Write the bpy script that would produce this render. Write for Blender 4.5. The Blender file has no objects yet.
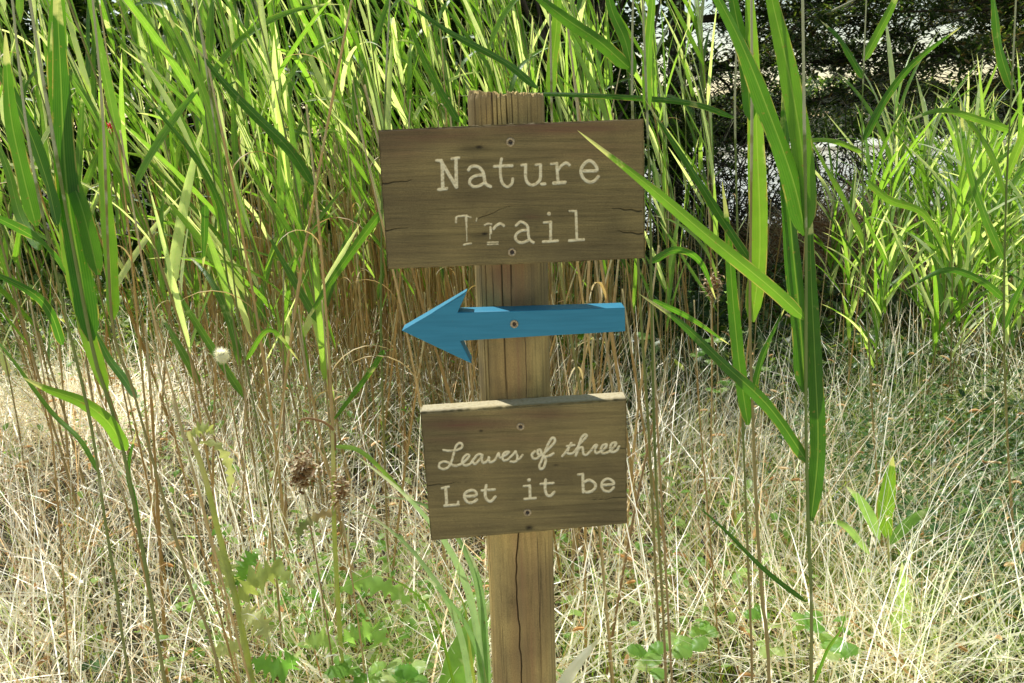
import bpy, math, random
import numpy as np
from mathutils import Vector, Matrix

random.seed(7); rng = np.random.default_rng(11)
R = math.radians
scene = bpy.context.scene
COL = scene.collection

# ------------------------------------------------------------------ camera
CAMZ = 1.46; PITCH = R(15.0); ROLL = R(2.2); FPX = 800.0
W_, H_ = 1024, 683
fwd = np.array([0, math.cos(PITCH), -math.sin(PITCH)])
rt = np.array([1.0, 0, 0]); up = np.array([0, math.sin(PITCH), math.cos(PITCH)])
cr = rt*math.cos(ROLL) - up*math.sin(ROLL)
cu = up*math.cos(ROLL) + rt*math.sin(ROLL)
CP = np.array([0, 0, CAMZ])
cd = bpy.data.cameras.new('camera'); cam = bpy.data.objects.new('camera', cd); COL.objects.link(cam)
cam.matrix_world = Matrix(((cr[0], cu[0], -fwd[0], 0), (cr[1], cu[1], -fwd[1], 0), (cr[2], cu[2], -fwd[2], CAMZ), (0, 0, 0, 1)))
cd.sensor_width = 36; cd.lens = FPX/W_*36; cd.clip_end = 2000; cd.clip_start = 0.02
scene.camera = cam

def P(px, py, Y):
    """the point at distance Y in front of the camera seen at this place of the photograph"""
    d = fwd + cr*((px-W_/2)/FPX) - cu*((py-H_/2)/FPX)
    return CP + d*(Y/d[1])
def proj(Q):
    D = Q-CP; z = D@fwd
    return np.stack([W_/2+FPX*(D@cr)/z, H_/2-FPX*(D@cu)/z], -1)

# ------------------------------------------------------------------ helpers
def noise1(x, seed=0):
    r = np.random.default_rng(seed).random(4096)
    xi = np.floor(x).astype(int); f = x-xi; f = f*f*(3-2*f)
    return r[xi % 4096]*(1-f)+r[(xi+1) % 4096]*f
def noise2(x, y, seed=0):
    r = np.random.default_rng(seed).random((256, 256))
    xi = np.floor(x).astype(int); yi = np.floor(y).astype(int)
    fx = x-xi; fy = y-yi; fx = fx*fx*(3-2*fx); fy = fy*fy*(3-2*fy)
    a = r[xi % 256, yi % 256]; b = r[(xi+1) % 256, yi % 256]; c = r[xi % 256, (yi+1) % 256]; d = r[(xi+1) % 256, (yi+1) % 256]
    return (a*(1-fx)+b*fx)*(1-fy)+(c*(1-fx)+d*fx)*fy
def fbm2(x, y, seed=0, o=4):
    s = 0; a = .5
    for i in range(o):
        s = s+a*noise2(x*2**i, y*2**i, seed+i); a *= .5
    return s
def sstep(x): x = np.clip(x, 0, 1); return x*x*(3-2*x)

def gz(x, y):
    x = np.asarray(x, float); y = np.asarray(y, float)
    z = .05*np.sin(x*1.3+.4)*np.cos(y*.9)+.03*np.sin(x*3.1+y*2.3)
    z = z + .22*np.exp(-((x-3.6)**2/1.6+(y-7.6)**2/.7))
    z = z - .75*sstep((x-.4)/1.6)*sstep((y-8.7)/1.6)*(1-sstep((y-40)/3))
    return z*np.clip(1-(np.hypot(x, y)-60)/60, 0, 1)

class MB:
    def __init__(s): s.v = []; s.c = []; s.q = []; s.n = 0; s.t = []
    def add(s, v, q, c, tri=None):
        s.v.append(v.reshape(-1, 3)); s.c.append(c.reshape(-1, 4))
        if q is not None and len(q): s.q.append(q.reshape(-1, 4)+s.n)
        if tri is not None and len(tri): s.t.append(tri.reshape(-1, 3)+s.n)
        s.n += v.size//3
    def mesh(s, name, mat, smooth=True):
        v = np.concatenate(s.v); c = np.concatenate(s.c)
        q = np.concatenate(s.q) if s.q else np.zeros((0, 4), int)
        t = np.concatenate(s.t) if s.t else np.zeros((0, 3), int)
        me = bpy.data.meshes.new(name)
        me.vertices.add(len(v)); me.vertices.foreach_set('co', v.astype(np.float32).ravel())
        me.loops.add(q.size+t.size); me.loops.foreach_set('vertex_index', np.concatenate([q.ravel(), t.ravel()]).astype(np.int32))
        me.polygons.add(len(q)+len(t))
        st = np.concatenate([np.arange(len(q))*4, len(q)*4+np.arange(len(t))*3]).astype(np.int32)
        me.polygons.foreach_set('loop_start', st)
        me.polygons.foreach_set('use_smooth', np.full(len(q)+len(t), smooth))
        a = me.attributes.new('c', 'FLOAT_COLOR', 'POINT'); a.data.foreach_set('color', c.astype(np.float32).ravel())
        me.update(calc_edges=True); me.validate()
        me.materials.append(mat)
        return me
    def obj(s, name, mat, parent=None, smooth=True):
        o = bpy.data.objects.new(name, s.mesh(name, mat, smooth)); COL.objects.link(o)
        if parent: o.parent = parent
        return o

def tag(o, label=None, cat=None, group=None, kind=None):
    if label: o['label'] = label
    if cat: o['category'] = cat
    if group: o['group'] = group
    if kind: o['kind'] = kind
    return o
def empty(name, loc, label, cat, group=None):
    o = bpy.data.objects.new(name, None); COL.objects.link(o); o.location = tuple(loc); o.empty_display_size = .05
    return tag(o, label, cat, group)
def copy_tree(o, parent=None):
    c = o.copy(); COL.objects.link(c); c.parent = parent
    for ch in list(o.children): copy_tree(ch, c)
    return c

def norm(a): return a/np.maximum(np.linalg.norm(a, axis=-1, keepdims=True), 1e-9)
def tang(Pp):
    T = np.gradient(Pp, axis=-2); return norm(T)
def grid_q(n, k, m, wrap=False):
    mm = m if wrap else m-1
    i = np.arange(n)[:, None, None]*k*m; a = np.arange(k-1)[None, :, None]*m; b = np.arange(mm)[None, None, :]; b2 = (b+1) % m
    return np.stack([i+a+b, i+a+b2, i+a+m+b2, i+a+m+b], -1).reshape(-1, 4)
def ribbons(mb, Pp, Wd, side, m=3, fold=.15, rnd=None, extra=None, wave=0):
    """Pp n,k,3  Wd n,k  side n,k,3 -> leaf sheets; c = (across, along, random, extra)"""
    n, k, _ = Pp.shape
    T = tang(Pp); side = norm(side-(side*T).sum(-1, keepdims=True)*T); Nn = np.cross(T, side)
    u = np.linspace(-1, 1, m)
    V = Pp[:, :, None]+side[:, :, None]*(u[None, None, :, None]*Wd[:, :, None, None]*.5)
    f = np.abs(u)*fold
    V = V+Nn[:, :, None]*(f[None, None, :, None]*Wd[:, :, None, None])
    if wave:
        ph = rng.random((n, 1, 1))*6
        t = np.linspace(0, 1, k)[None, :, None]
        V = V+Nn[:, :, None]*(wave*np.sin(t*17+ph+u[None, None]*1.4)*Wd[:, :, None]*(np.abs(u)[None, None]))[..., None]
    c = np.zeros((n, k, m, 4)); c[..., 0] = (u*.5+.5); c[..., 1] = np.linspace(0, 1, k)[None, :, None]
    c[..., 2] = (rnd if rnd is not None else rng.random(n))[:, None, None]
    c[..., 3] = 0 if extra is None else np.asarray(extra).reshape(n, -1, 1)
    mb.add(V, grid_q(n, k, m), c)
def tubes(mb, Pp, Rd, m=6, rnd=None, extra=None):
    n, k, _ = Pp.shape; T = tang(Pp)
    ref = np.where(np.abs(T[..., 2:3]) > .9, np.array([1., 0, 0]), np.array([0, 0, 1.]))
    A = norm(np.cross(T, ref)); B = np.cross(T, A)
    a = np.linspace(0, 2*np.pi, m, endpoint=False)
    V = Pp[:, :, None]+Rd[:, :, None, None]*(A[:, :, None]*np.cos(a)[:, None]+B[:, :, None]*np.sin(a)[:, None])
    c = np.zeros((n, k, m, 4)); c[..., 0] = a/(2*np.pi); c[..., 1] = np.linspace(0, 1, k)[None, :, None]
    c[..., 2] = (rnd if rnd is not None else rng.random(n))[:, None, None]
    c[..., 3] = 0 if extra is None else np.asarray(extra).reshape(n, -1, 1)
    mb.add(V, grid_q(n, k, m, True), c)
def bend(base, az, th0, th1, L, k, rot=0):
    """curved blades: angle from vertical runs th0 -> th1"""
    n = len(base); t = np.linspace(0, 1, k)
    th = th0[:, None]+(th1-th0)[:, None]*t
    st = L[:, None]/(k-1)
    dx = np.sin(th)*st; dz = np.cos(th)*st
    x = np.concatenate([np.zeros((n, 1)), np.cumsum(dx[:, :-1], 1)], 1); z = np.concatenate([np.zeros((n, 1)), np.cumsum(dz[:, :-1], 1)], 1)
    h = np.stack([np.cos(az), np.sin(az), az*0], -1)
    Pp = base[:, None]+h[:, None]*x[..., None]; Pp[..., 2] += z
    side = np.stack([-np.sin(az+rot), np.cos(az+rot), az*0], -1)[:, None]*np.ones((1, k, 1))
    return Pp, side
def catmull(pts, sub):
    p = np.asarray(pts, float); p = np.vstack([2*p[0]-p[1], p, 2*p[-1]-p[-2]]); out = []
    for i in range(1, len(p)-2):
        for t in np.linspace(0, 1, sub, endpoint=False):
            a, b, c, d = p[i-1:i+3]
            out.append(.5*((2*b)+(c-a)*t+(2*a-5*b+4*c-d)*t*t+(3*b-a-3*c+d)*t**3))
    out.append(p[-2]); return np.array(out)
def resample(pts, k):
    q = catmull(pts, 12); d = np.r_[0, np.cumsum(np.linalg.norm(np.diff(q, axis=0), axis=1))]
    s = np.linspace(0, d[-1], k)
    return np.stack([np.interp(s, d, q[:, j]) for j in range(q.shape[1])], -1)

# ------------------------------------------------------------------ materials
def mat(name):
    m = bpy.data.materials.new(name); m.use_nodes = True; nt = m.node_tree; nt.nodes.clear()
    o = nt.nodes.new('ShaderNodeOutputMaterial'); return m, nt, o
class N:
    def __init__(s, nt): s.nt = nt
    def __call__(s, typ, **kw):
        n = s.nt.nodes.new('ShaderNode'+typ)
        for k, v in kw.items():
            if k.startswith('i_'):
                key = k[2:].replace('_', ' '); key = int(key) if key.isdigit() else key
                if hasattr(v, 'is_linked') or isinstance(v, bpy.types.NodeSocket): s.nt.links.new(v, n.inputs[key])
                else: n.inputs[key].default_value = v
            else: setattr(n, k, v)
        return n
    def math(s, op, a, b=0.0, c=None, clamp=False):
        n = s.nt.nodes.new('ShaderNodeMath'); n.operation = op; n.use_clamp = clamp
        for i, v in enumerate((a, b, c)):
            if v is None: continue
            if isinstance(v, bpy.types.NodeSocket): s.nt.links.new(v, n.inputs[i])
            else: n.inputs[i].default_value = v
        return n.outputs[0]
    def mix(s, f, a, b, bt='MIX'):
        n = s.nt.nodes.new('ShaderNodeMix'); n.data_type = 'RGBA'; n.blend_type = bt
        for i, v in ((0, f), (6, a), (7, b)):
            if isinstance(v, bpy.types.NodeSocket): s.nt.links.new(v, n.inputs[i])
            else: n.inputs[i].default_value = v if i == 0 else (*v[:3], 1)
        return n.outputs[2]
    def ramp(s, f, stops):
        n = s.nt.nodes.new('ShaderNodeValToRGB'); s.nt.links.new(f, n.inputs[0]); e = n.color_ramp.elements
        while len(e) < len(stops): e.new(.5)
        for el, (p, c) in zip(e, stops): el.position = p; el.color = (*c, 1) if len(c) == 3 else c
        return n.outputs[0]
    def link(s, a, b): s.nt.links.new(a, b)

def leafmat(name, stops, trans=.5, tint=(1.25, 1.15, .35), rough=.38, dry=0.0, veins=True, spec=.5, objrand=True, base_tan=None):
    m, nt, o = mat(name); n = N(nt)
    at = n('Attribute', attribute_name='c'); sp = n('SeparateColor', i_Color=at.outputs['Color'])
    oi = n('ObjectInfo')
    rv = sp.outputs[2]
    if objrand: rv = n.math('FRACT', n.math('ADD', rv, oi.outputs['Random']))
    col = n.ramp(rv, stops)
    geo = n('NewGeometry')
    nz = n('TexNoise', i_Vector=geo.outputs['Position'], i_Scale=38.0, i_Detail=4.0)
    col = n.mix(.5, col, n.ramp(nz.outputs[0], [(.3, (.62, .66, .6)), (.7, (1.15, 1.12, 1.0))]), 'MULTIPLY')
    if veins:
        w = n.math('SINE', n.math('MULTIPLY', sp.outputs[0], 62.0))
        col = n.mix(n.math('MULTIPLY_ADD', w, .05, .05), col, (.28, .42, .08))
        mid = n.math('LESS_THAN', n.math('ABSOLUTE', n.math('SUBTRACT', sp.outputs[0], .5)), .035)
        col = n.mix(n.math('MULTIPLY', mid, .3), col, (.42, .55, .18))
    if base_tan: col = n.mix(n.ramp(sp.outputs[1], [(.3, (1, 1, 1)), (.55, (0, 0, 0))]), col, base_tan)
    if veins:
        ed = n.math('MULTIPLY', n.math('GREATER_THAN', n.math('ABSOLUTE', n.math('SUBTRACT', sp.outputs[0], .5)), .44), n.ramp(n('TexNoise', i_Vector=geo.outputs['Position'], i_Scale=30.0, i_Detail=3.0).outputs[0], [(.5, (0, 0, 0)), (.6, (.8, .8, .8))]))
        col = n.mix(ed, col, (.4, .33, .14))
        sp3 = n('TexNoise', i_Vector=geo.outputs['Position'], i_Scale=160.0, i_Detail=2.0)
        col = n.mix(n.ramp(sp3.outputs[0], [(.68, (0, 0, 0)), (.73, (.7, .7, .7))]), col, (.22, .17, .06))
    # dry tips and dry flecks
    v = n.math('ADD', sp.outputs[1], n.math('MULTIPLY', nz.outputs[0], .25))
    tip = n.ramp(v, [(.97, (0, 0, 0)), (1.12 if False else 1.0, (1, 1, 1))])
    nz2 = n('TexNoise', i_Vector=geo.outputs['Position'], i_Scale=14.0, i_Detail=6.0)
    fl = n.math('MULTIPLY', n.ramp(nz2.outputs[0], [(.66, (0, 0, 0)), (.72, (1, 1, 1))]), .5 if not dry else .8)
    col = n.mix(n.math('MAXIMUM', n.math('MULTIPLY', tip, .7), fl), col, (.7, .68, .46))
    pr = n('BsdfPrincipled', i_Base_Color=col, i_Roughness=rough); pr.inputs['Specular IOR Level'].default_value = spec
    if veins:
        b = n('Bump', i_Strength=.25, i_Distance=.0006); n.link(n.math('SINE', n.math('MULTIPLY', sp.outputs[0], 95.0)), b.inputs['Height']); n.link(b.outputs[0], pr.inputs['Normal'])
    tc = n.mix(1.0, col, tint, 'MULTIPLY')
    tr = n('BsdfTranslucent', i_Color=tc)
    mx = n('MixShader', i_0=trans); n.link(pr.outputs[0], mx.inputs[1]); n.link(tr.outputs[0], mx.inputs[2])
    n.link(mx.outputs[0], o.inputs[0])
    return m

M = {}
G_ = [(0, (.07, .16, .02)), (.3, (.13, .27, .028)), (.55, (.2, .37, .05)), (.72, (.34, .5, .12)), (.8, (.74, .8, .56)), (1, (.66, .7, .48))]  # near-white stops: dry leaves, and glossy sun glints put into the colour
M['reed'] = leafmat('reed_leaf', G_, .58, (2.2, 2.25, 1.0), .36, spec=1.0)
M['hero'] = leafmat('reed_leaf_near', [(0, (.035, .13, .014)), (.45, (.065, .2, .02)), (1, (.18, .35, .045))], .58, (2.1, 2.0, .7), .4)
M['stalk'] = leafmat('reed_stalk', [(0, (.19, .28, .06)), (.5, (.3, .33, .09)), (1, (.42, .34, .13))], .25, (1, 1, .5), .45, veins=False, base_tan=(.5, .36, .15))
M['dead'] = leafmat('dead_stalk', [(0, (.55, .36, .13)), (.4, (.74, .55, .25)), (.75, (.82, .68, .4)), (1, (.4, .24, .1))], .4, (1, .9, .6), .5, veins=False)
M['straw'] = leafmat('dry_grass', [(0, (.16, .075, .03)), (.2, (.5, .33, .15)), (.42, (.68, .58, .42)), (.72, (.9, .89, .86)), (.93, (.84, .85, .74)), (1, (.35, .48, .1))], .64, (2.1, 2.02, 2.0), .3, veins=False, objrand=False, spec=1.0)
M['green'] = leafmat('green_grass', [(0, (.09, .2, .025)), (.4, (.17, .32, .04)), (.8, (.32, .45, .08)), (1, (.55, .6, .22))], .55, (1.6, 1.5, .7), .42, veins=False, objrand=False)
M['shrub'] = leafmat('shrub_leaf', [(0, (.04, .085, .018)), (.5, (.065, .13, .025)), (.85, (.12, .21, .04)), (1, (.3, .4, .15))], .45, (1.8, 1.7, .5), .4, veins=False, objrand=False)
M['conifer'] = leafmat('evergreen_leaf', [(0, (.035, .075, .02)), (.6, (.07, .13, .035)), (.85, (.15, .22, .06)), (1, (.3, .2, .1))], .4, (1.5, 1.5, .5), .5, veins=False, objrand=False)
M['dark_leaf'] = leafmat('creeper_leaf', [(0, (.04, .11, .03)), (.6, (.08, .18, .045)), (1, (.2, .33, .09))], .4, (1.3, 1.2, .4), .35, veins=False, objrand=False)
M['pale_leaf'] = leafmat('pale_leaf', [(0, (.18, .38, .07)), (.6, (.33, .52, .14)), (1, (.55, .66, .3))], .62, (1.7, 1.8, 1.2), .4, veins=False)
M['thistle'] = leafmat('thistle_green', [(0, (.5, .6, .18)), (1, (.75, .78, .4))], .6, (1.1, 1.05, .6), .5, veins=False)
M['tuft'] = leafmat('tuft_blade', [(0, (.2, .36, .12)), (1, (.36, .5, .24))], .5, (1.5, 1.6, 1.2), .35, spec=.9)
M['brown'] = leafmat('withered_brown', [(0, (.2, .10, .04)), (.5, (.42, .25, .10)), (1, (.85, .74, .5))], .35, (1.2, 1.0, .7), .6, veins=False, objrand=False)
M['bark'] = leafmat('bark', [(0, (.05, .038, .026)), (1, (.11, .085, .06))], .0, (1, 1, 1), .8, veins=False, objrand=False)
M['puff'] = leafmat('seed_down', [(0, (.9, .89, .85)), (1, (.92, .91, .88))], .7, (1.5, 1.48, 1.4), .7, veins=False, objrand=False)
M['red'] = leafmat('red_petal', [(0, (.55, .02, .03)), (1, (.65, .05, .05))], .4, (1.1, .6, .6), .5, veins=False, objrand=False)

def wood_mat(name, axis, base, stain, paint=False):
    m, nt, o = mat(name); n = N(nt)
    at = n('Attribute', attribute_name='c'); sp = n('SeparateColor', i_Color=at.outputs['Color'])
    geo = n('NewGeometry')
    def mp(s): return n('Mapping', i_Vector=geo.outputs['Position'], i_Scale=s).outputs[0]
    st = (7, 60, 170) if axis == 'x' else (150, 150, 6)
    gr = n('TexNoise', i_Vector=mp(st), i_Scale=1.0, i_Detail=7.0, i_Roughness=.62, i_Distortion=.25)
    st2 = (2.2, 20, 34) if axis == 'x' else (40, 40, 3.2)
    g2 = n('TexNoise', i_Vector=mp(st2), i_Scale=1.0, i_Detail=4.0, i_Distortion=.6)
    bl = n('TexNoise', i_Vector=mp((9, 9, 9)), i_Scale=1.0, i_Detail=5.0)
    fine = n('TexNoise', i_Vector=mp((900, 900, 900)), i_Scale=1.0, i_Detail=2.0)
    col = n.ramp(gr.outputs[0], [(.27, tuple(c*(.5 if paint else .35) for c in base)), (.47, tuple(c*.95 for c in base)), (.74, tuple(c*1.35 for c in base))])
    col = n.mix(n.ramp(g2.outputs[0], [(.42, (0, 0, 0)), (.68, (.55, .55, .55))]), col, stain)
    col = n.mix(.6, col, n.ramp(bl.outputs[0], [(.34, (.5, .5, .5)), (.64, (1.28, 1.25, 1.08))]), 'MULTIPLY')
    col = n.mix(.6, col, n.ramp(fine.outputs[0], [(.35, (.6, .6, .6)), (.65, (1.3, 1.3, 1.3))]), 'MULTIPLY')
    # G = red stain, B = dark crack or knot
    col = n.mix(n.math('MULTIPLY', sp.outputs[1], n.ramp(gr.outputs[0], [(.35, (.2, .2, .2)), (.62, (.9, .9, .9))])), col, (.26, .115, .06) if not paint else (.16, .065, .045))
    col = n.mix(n.math('MULTIPLY', sp.outputs[2], .93, clamp=True), col, (.012, .009, .007))
    rough = .78
    if not paint: col = n.mix(n.math('MULTIPLY', sp.outputs[0], n.ramp(bl.outputs[0], [(.3, (1, 1, 1)), (.65, (.35, .35, .35))])), col, (.115, .095, .07))
    if paint:
        wn = n('TexNoise', i_Vector=mp((260, 260, 420)), i_Scale=1.0, i_Detail=4.0)
        f = n.math('MULTIPLY', sp.outputs[0], n.ramp(wn.outputs[0], [(.3, (.8, .8, .8)), (.45, (1, 1, 1))]), clamp=True)
        col = n.mix(f, col, n.ramp(wn.outputs[0], [(.3, (.72, .6, .36)), (.6, (.92, .82, .56))]))
    pr = n('BsdfPrincipled', i_Base_Color=col, i_Roughness=rough); pr.inputs['Specular IOR Level'].default_value = .25
    b = n('Bump', i_Strength=.55, i_Distance=.0012); n.link(gr.outputs[0], b.inputs['Height']); n.link(b.outputs[0], pr.inputs['Normal'])
    n.link(pr.outputs[0], o.inputs[0]); return m
M['board'] = wood_mat('weathered_board', 'x', (.25, .195, .088), (.17, .125, .062), True)
M['post'] = wood_mat('treated_post', 'z', (.56, .42, .175), (.42, .27, .105))

def simple(name, fn):
    m, nt, o = mat(name); n = N(nt); pr = n('BsdfPrincipled'); fn(n, pr); n.link(pr.outputs[0], o.inputs[0]); return m
def f_blue(n, pr):
    g = n('NewGeometry'); mp = n('Mapping', i_Vector=g.outputs['Position'], i_Scale=(18, 60, 260))
    t = n('TexNoise', i_Vector=mp.outputs[0], i_Scale=1.0, i_Detail=5.0)
    t2 = n('TexNoise', i_Vector=g.outputs['Position'], i_Scale=420.0, i_Detail=3.0)
    c = n.ramp(t.outputs[0], [(.3, (.014, .205, .335)), (.7, (.024, .25, .40))])
    c = n.mix(n.ramp(t2.outputs[0], [(.68, (0, 0, 0)), (.74, (.35, .35, .35))]), c, (.11, .2, .24))
    n.link(c, pr.inputs['Base Color']); pr.inputs['Roughness'].default_value = .5
    b = n('Bump', i_Strength=.25, i_Distance=.001); n.link(t.outputs[0], b.inputs['Height']); n.link(b.outputs[0], pr.inputs['Normal'])
M['blue'] = simple('blue_paint', f_blue)
def f_metal(n, pr):
    g = n('NewGeometry'); t = n('TexNoise', i_Vector=g.outputs['Position'], i_Scale=500.0, i_Detail=4.0)
    n.link(n.ramp(t.outputs[0], [(.35, (.24, .17, .09)), (.6, (.55, .44, .28))]), pr.inputs['Base Color'])
    pr.inputs['Metallic'].default_value = .45; pr.inputs['Roughness'].default_value = .55
M['screw'] = simple('weathered_screw', f_metal)
def f_dark(n, pr):
    g = n('NewGeometry'); t = n('TexNoise', i_Vector=g.outputs['Position'], i_Scale=300.0)
    n.link(n.ramp(t.outputs[0], [(.3, (.015, .01, .008)), (.7, (.05, .03, .02))]), pr.inputs['Base Color'])
M['recess'] = simple('dark_recess', f_dark)
def f_ground(n, pr):
    g = n('NewGeometry')
    a = n('TexNoise', i_Vector=g.outputs['Position'], i_Scale=55.0, i_Detail=8.0, i_Roughness=.7, i_Distortion=1.5)
    b = n('TexNoise', i_Vector=g.outputs['Position'], i_Scale=1.4, i_Detail=4.0)
    c = n.ramp(a.outputs[0], [(.4, (.02, .016, .008)), (.55, (.07, .05, .025)), (.72, (.25, .19, .10))])
    c = n.mix(n.ramp(b.outputs[0], [(.4, (0, 0, 0)), (.65, (.6, .6, .6))]), c, (.09, .11, .03))
    n.link(c, pr.inputs['Base Color']); pr.inputs['Roughness'].default_value = .9
    bp = n('Bump', i_Strength=1.0, i_Distance=.02); n.link(a.outputs[0], bp.inputs['Height']); n.link(bp.outputs[0], pr.inputs['Normal'])
M['ground'] = simple('dry_ground', f_ground)
def f_bounce_sheet(n, pr):
    g = n('NewGeometry'); a = n('TexNoise', i_Vector=g.outputs['Position'], i_Scale=40.0, i_Detail=9.0, i_Roughness=.7)
    n.link(n.ramp(a.outputs[0], [(.3, (.42, .37, .28)), (.65, (.72, .67, .55))]), pr.inputs['Base Color']); pr.inputs['Roughness'].default_value = .9
    bp = n('Bump', i_Strength=.8, i_Distance=.01); n.link(a.outputs[0], bp.inputs['Height']); n.link(bp.outputs[0], pr.inputs['Normal'])
M['bounce_sheet'] = simple('pale_bounce_sheet', f_bounce_sheet)
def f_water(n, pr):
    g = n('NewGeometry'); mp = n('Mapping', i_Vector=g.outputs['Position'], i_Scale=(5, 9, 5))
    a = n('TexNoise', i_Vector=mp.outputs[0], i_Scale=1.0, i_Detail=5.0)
    pr.inputs['Base Color'].default_value = (.74, .77, .70, 1); pr.inputs['Roughness'].default_value = .12; pr.inputs['IOR'].default_value = 1.33  # pale base colour stands in for the white glare on the pond
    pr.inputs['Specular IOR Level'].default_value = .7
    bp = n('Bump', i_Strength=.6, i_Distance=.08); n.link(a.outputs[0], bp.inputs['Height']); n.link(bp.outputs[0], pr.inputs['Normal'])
M['water'] = simple('glare_water', f_water)

# ------------------------------------------------------------------ setting: ground and water
gx = np.r_[-600, -300, -120, -60, np.linspace(-30, 30, 241), 60, 120, 300, 600]
gy = np.r_[-600, -200, -60, -20, np.linspace(-6, 40, 185), 80, 160, 300, 700]
X, Yg = np.meshgrid(gx, gy); mb = MB()
Zg = gz(X, Yg)+.012*(fbm2(X*6+50, Yg*6+50, 3)-.5)
mb.add(np.stack([X, Yg, Zg], -1), grid_q(1, len(gy), len(gx)), np.zeros(X.shape+(4,)))
tag(mb.obj('ground', M['ground']), kind='structure')
mb = MB(); X, Yg = np.meshgrid(np.linspace(-14, 14, 141), np.linspace(-5, .72, 60)); ed = (Yg > .7)*.25*np.sin(X*2.3)
mb.add(np.stack([X, Yg+ed, gz(X, Yg)+.016+.004*fbm2(X*9+90, Yg*9+90, 7)], -1), grid_q(1, 60, 141), np.zeros(X.shape+(4,)))
tag(mb.obj('bounce_sheet', M['bounce_sheet']), kind='structure')  # unseen pale ground added around the camera to bounce sunlight onto the signs
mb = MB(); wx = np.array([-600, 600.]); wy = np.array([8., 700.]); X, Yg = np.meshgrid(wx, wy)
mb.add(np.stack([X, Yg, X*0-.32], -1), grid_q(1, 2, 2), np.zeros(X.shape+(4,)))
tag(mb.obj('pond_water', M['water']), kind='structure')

# ------------------------------------------------------------------ signpost
YC = 1.10; PR = .0505; TH = .035
ptop = P(505.5, 95, YC); pbot = P(524.5, 683, YC)
axis = (ptop-pbot); axis = axis/axis[2]
foot = ptop-axis*(ptop[2]+.25)
post_root = empty('signpost', (foot[0]+axis[0]*.25, YC, 0), 'weathered round wooden post carrying two carved brown boards and a blue arrow', 'signpost')
ro = np.array([foot[0]+axis[0]*.25, YC, 0])
# post: radial height field with checks (drying cracks)
na, nz_ = 420, 700
a = np.linspace(0, 2*np.pi, na, endpoint=False); z = np.linspace(-.25, ptop[2], nz_)
A, Z = np.meshgrid(a, z)
gr = noise2(A*70/(2*np.pi)*1.0+3, Z*1.6, 21)*.5+noise2(A*160/(2*np.pi)+.6*np.sin(Z*7), Z*5, 22)*.5
r = PR+.0005*(gr-.5)*2+.0012*(noise2(A*2+9, Z*4, 5)-.5)
dark = np.zeros_like(A); red = np.clip((noise2(A*8/(2*np.pi), Z*5, 31)-.45)*2.2, 0, 1)*.35
# angle: front (towards -Y) is 3/2 pi ; left (-x) is pi
def crack(ang, z0, z1, w, depth, wob=.04, seed=0):
    global r, dark
    c = ang+wob*(noise1(Z[:, :1]*9+seed*7.7, seed)-.5)*2+wob*.3*(noise1(Z[:, :1]*60, seed+9)-.5)
    tz = np.clip((Z-z0)/(z1-z0), 0, 1); prof = np.sin(np.pi*np.clip(tz, 0, 1))**.4*((Z > z0)&(Z < z1))
    d = np.abs((A-c+np.pi) % (2*np.pi)-np.pi)
    k = np.clip(1-d/(w*(.5+.5*prof)), 0, 1)*prof
    r = r-depth*k**.7; dark = np.maximum(dark, np.clip(k*1.5, 0, 1))
F = 1.5*np.pi; zt = ptop[2]
def fa(frac): return F+math.asin(np.clip(frac, -1, 1))     # -1 left edge .. 1 right edge
for fr, w, dz, dp in ((-.80, .022, .5, .004), (-.66, .010, .12, .002), (-.36, .016, .16, .004), (-.25, .020, .4, .005), (-.12, .012, .15, .003), (.02, .022, .25, .006), (.14, .014, .07, .003), (.3, .010, .2, .002), (.52, .009, .3, .002), (.62, .009, .14, .002), (.8, .012, .3, .002), (-.5, .007, .1, .001)):
    crack(fa(fr), zt-dz, zt+.05*dz+.02, w, dp, .03, int(abs(fr)*100)+3)
zz = lambda py: P(520, py, YC-.05)[2]
crack(fa(-.05), zz(760), zz(400), .022, .006, .16, 41)
crack(fa(-.9), zz(760), zz(430), .016, .004, .05, 42)      # long check below the lower board
crack(fa(-.72), zz(400), zz(255), .03, .005, .03, 51)
crack(fa(-.5), zz(330), zz(262), .014, .003, .03, 52); crack(fa(-.05), zz(330), zz(258), .012, .003, .04, 53)
crack(fa(.3), zz(420), zz(300), .012, .002, .05, 54); crack(fa(-.25), zz(470), zz(330), .010, .002, .05, 57)
crack(fa(.55), zz(700), zz(560), .010, .002, .05, 55); crack(fa(-.6), zz(690), zz(555), .008, .0015, .05, 56)
for s in range(26):
    zc = random.uniform(.2, zt); crack(random.uniform(0, 6.28), zc-random.uniform(.03, .15), zc+random.uniform(.03, .2), .006+.006*random.random(), .0015, .04, 60+s)
# knot
def pknot(fr, py, sa=.11, sz=.010):
    global dark, r
    k = np.exp(-(((A-fa(fr))/sa)**2+((Z-zz(py))/sz)**2)); ring = np.sin(np.sqrt(np.maximum(-np.log(k+1e-9), 0))*9)*.5+.5
    dark = np.maximum(dark, k*.45*(.4+.6*ring)); r = r+.0015*k
pknot(-.3, 602, .13, .012); pknot(.4, 380, .07, .006)
red = red+.75*np.exp(-((A-fa(-.25))/.35)**2-((Z-zz(272))/.03)**2)+.75*np.exp(-((A-fa(.1+0))/.42)**2)*np.clip(.4+.9*noise2(A*6, Z*7, 33), 0, 1)*(Z < zz(262))
zoff = np.where(Z > zt-.004, (noise1(A[:1]*26, 77)-.5)*.007+(noise1(A[:1]*90, 78)-.5)*.003-.03*.1*np.cos(A[:1]), 0)
rim = np.clip((Z-(zt-.004))/.004, 0, 1); r = r-.0016*rim
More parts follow.
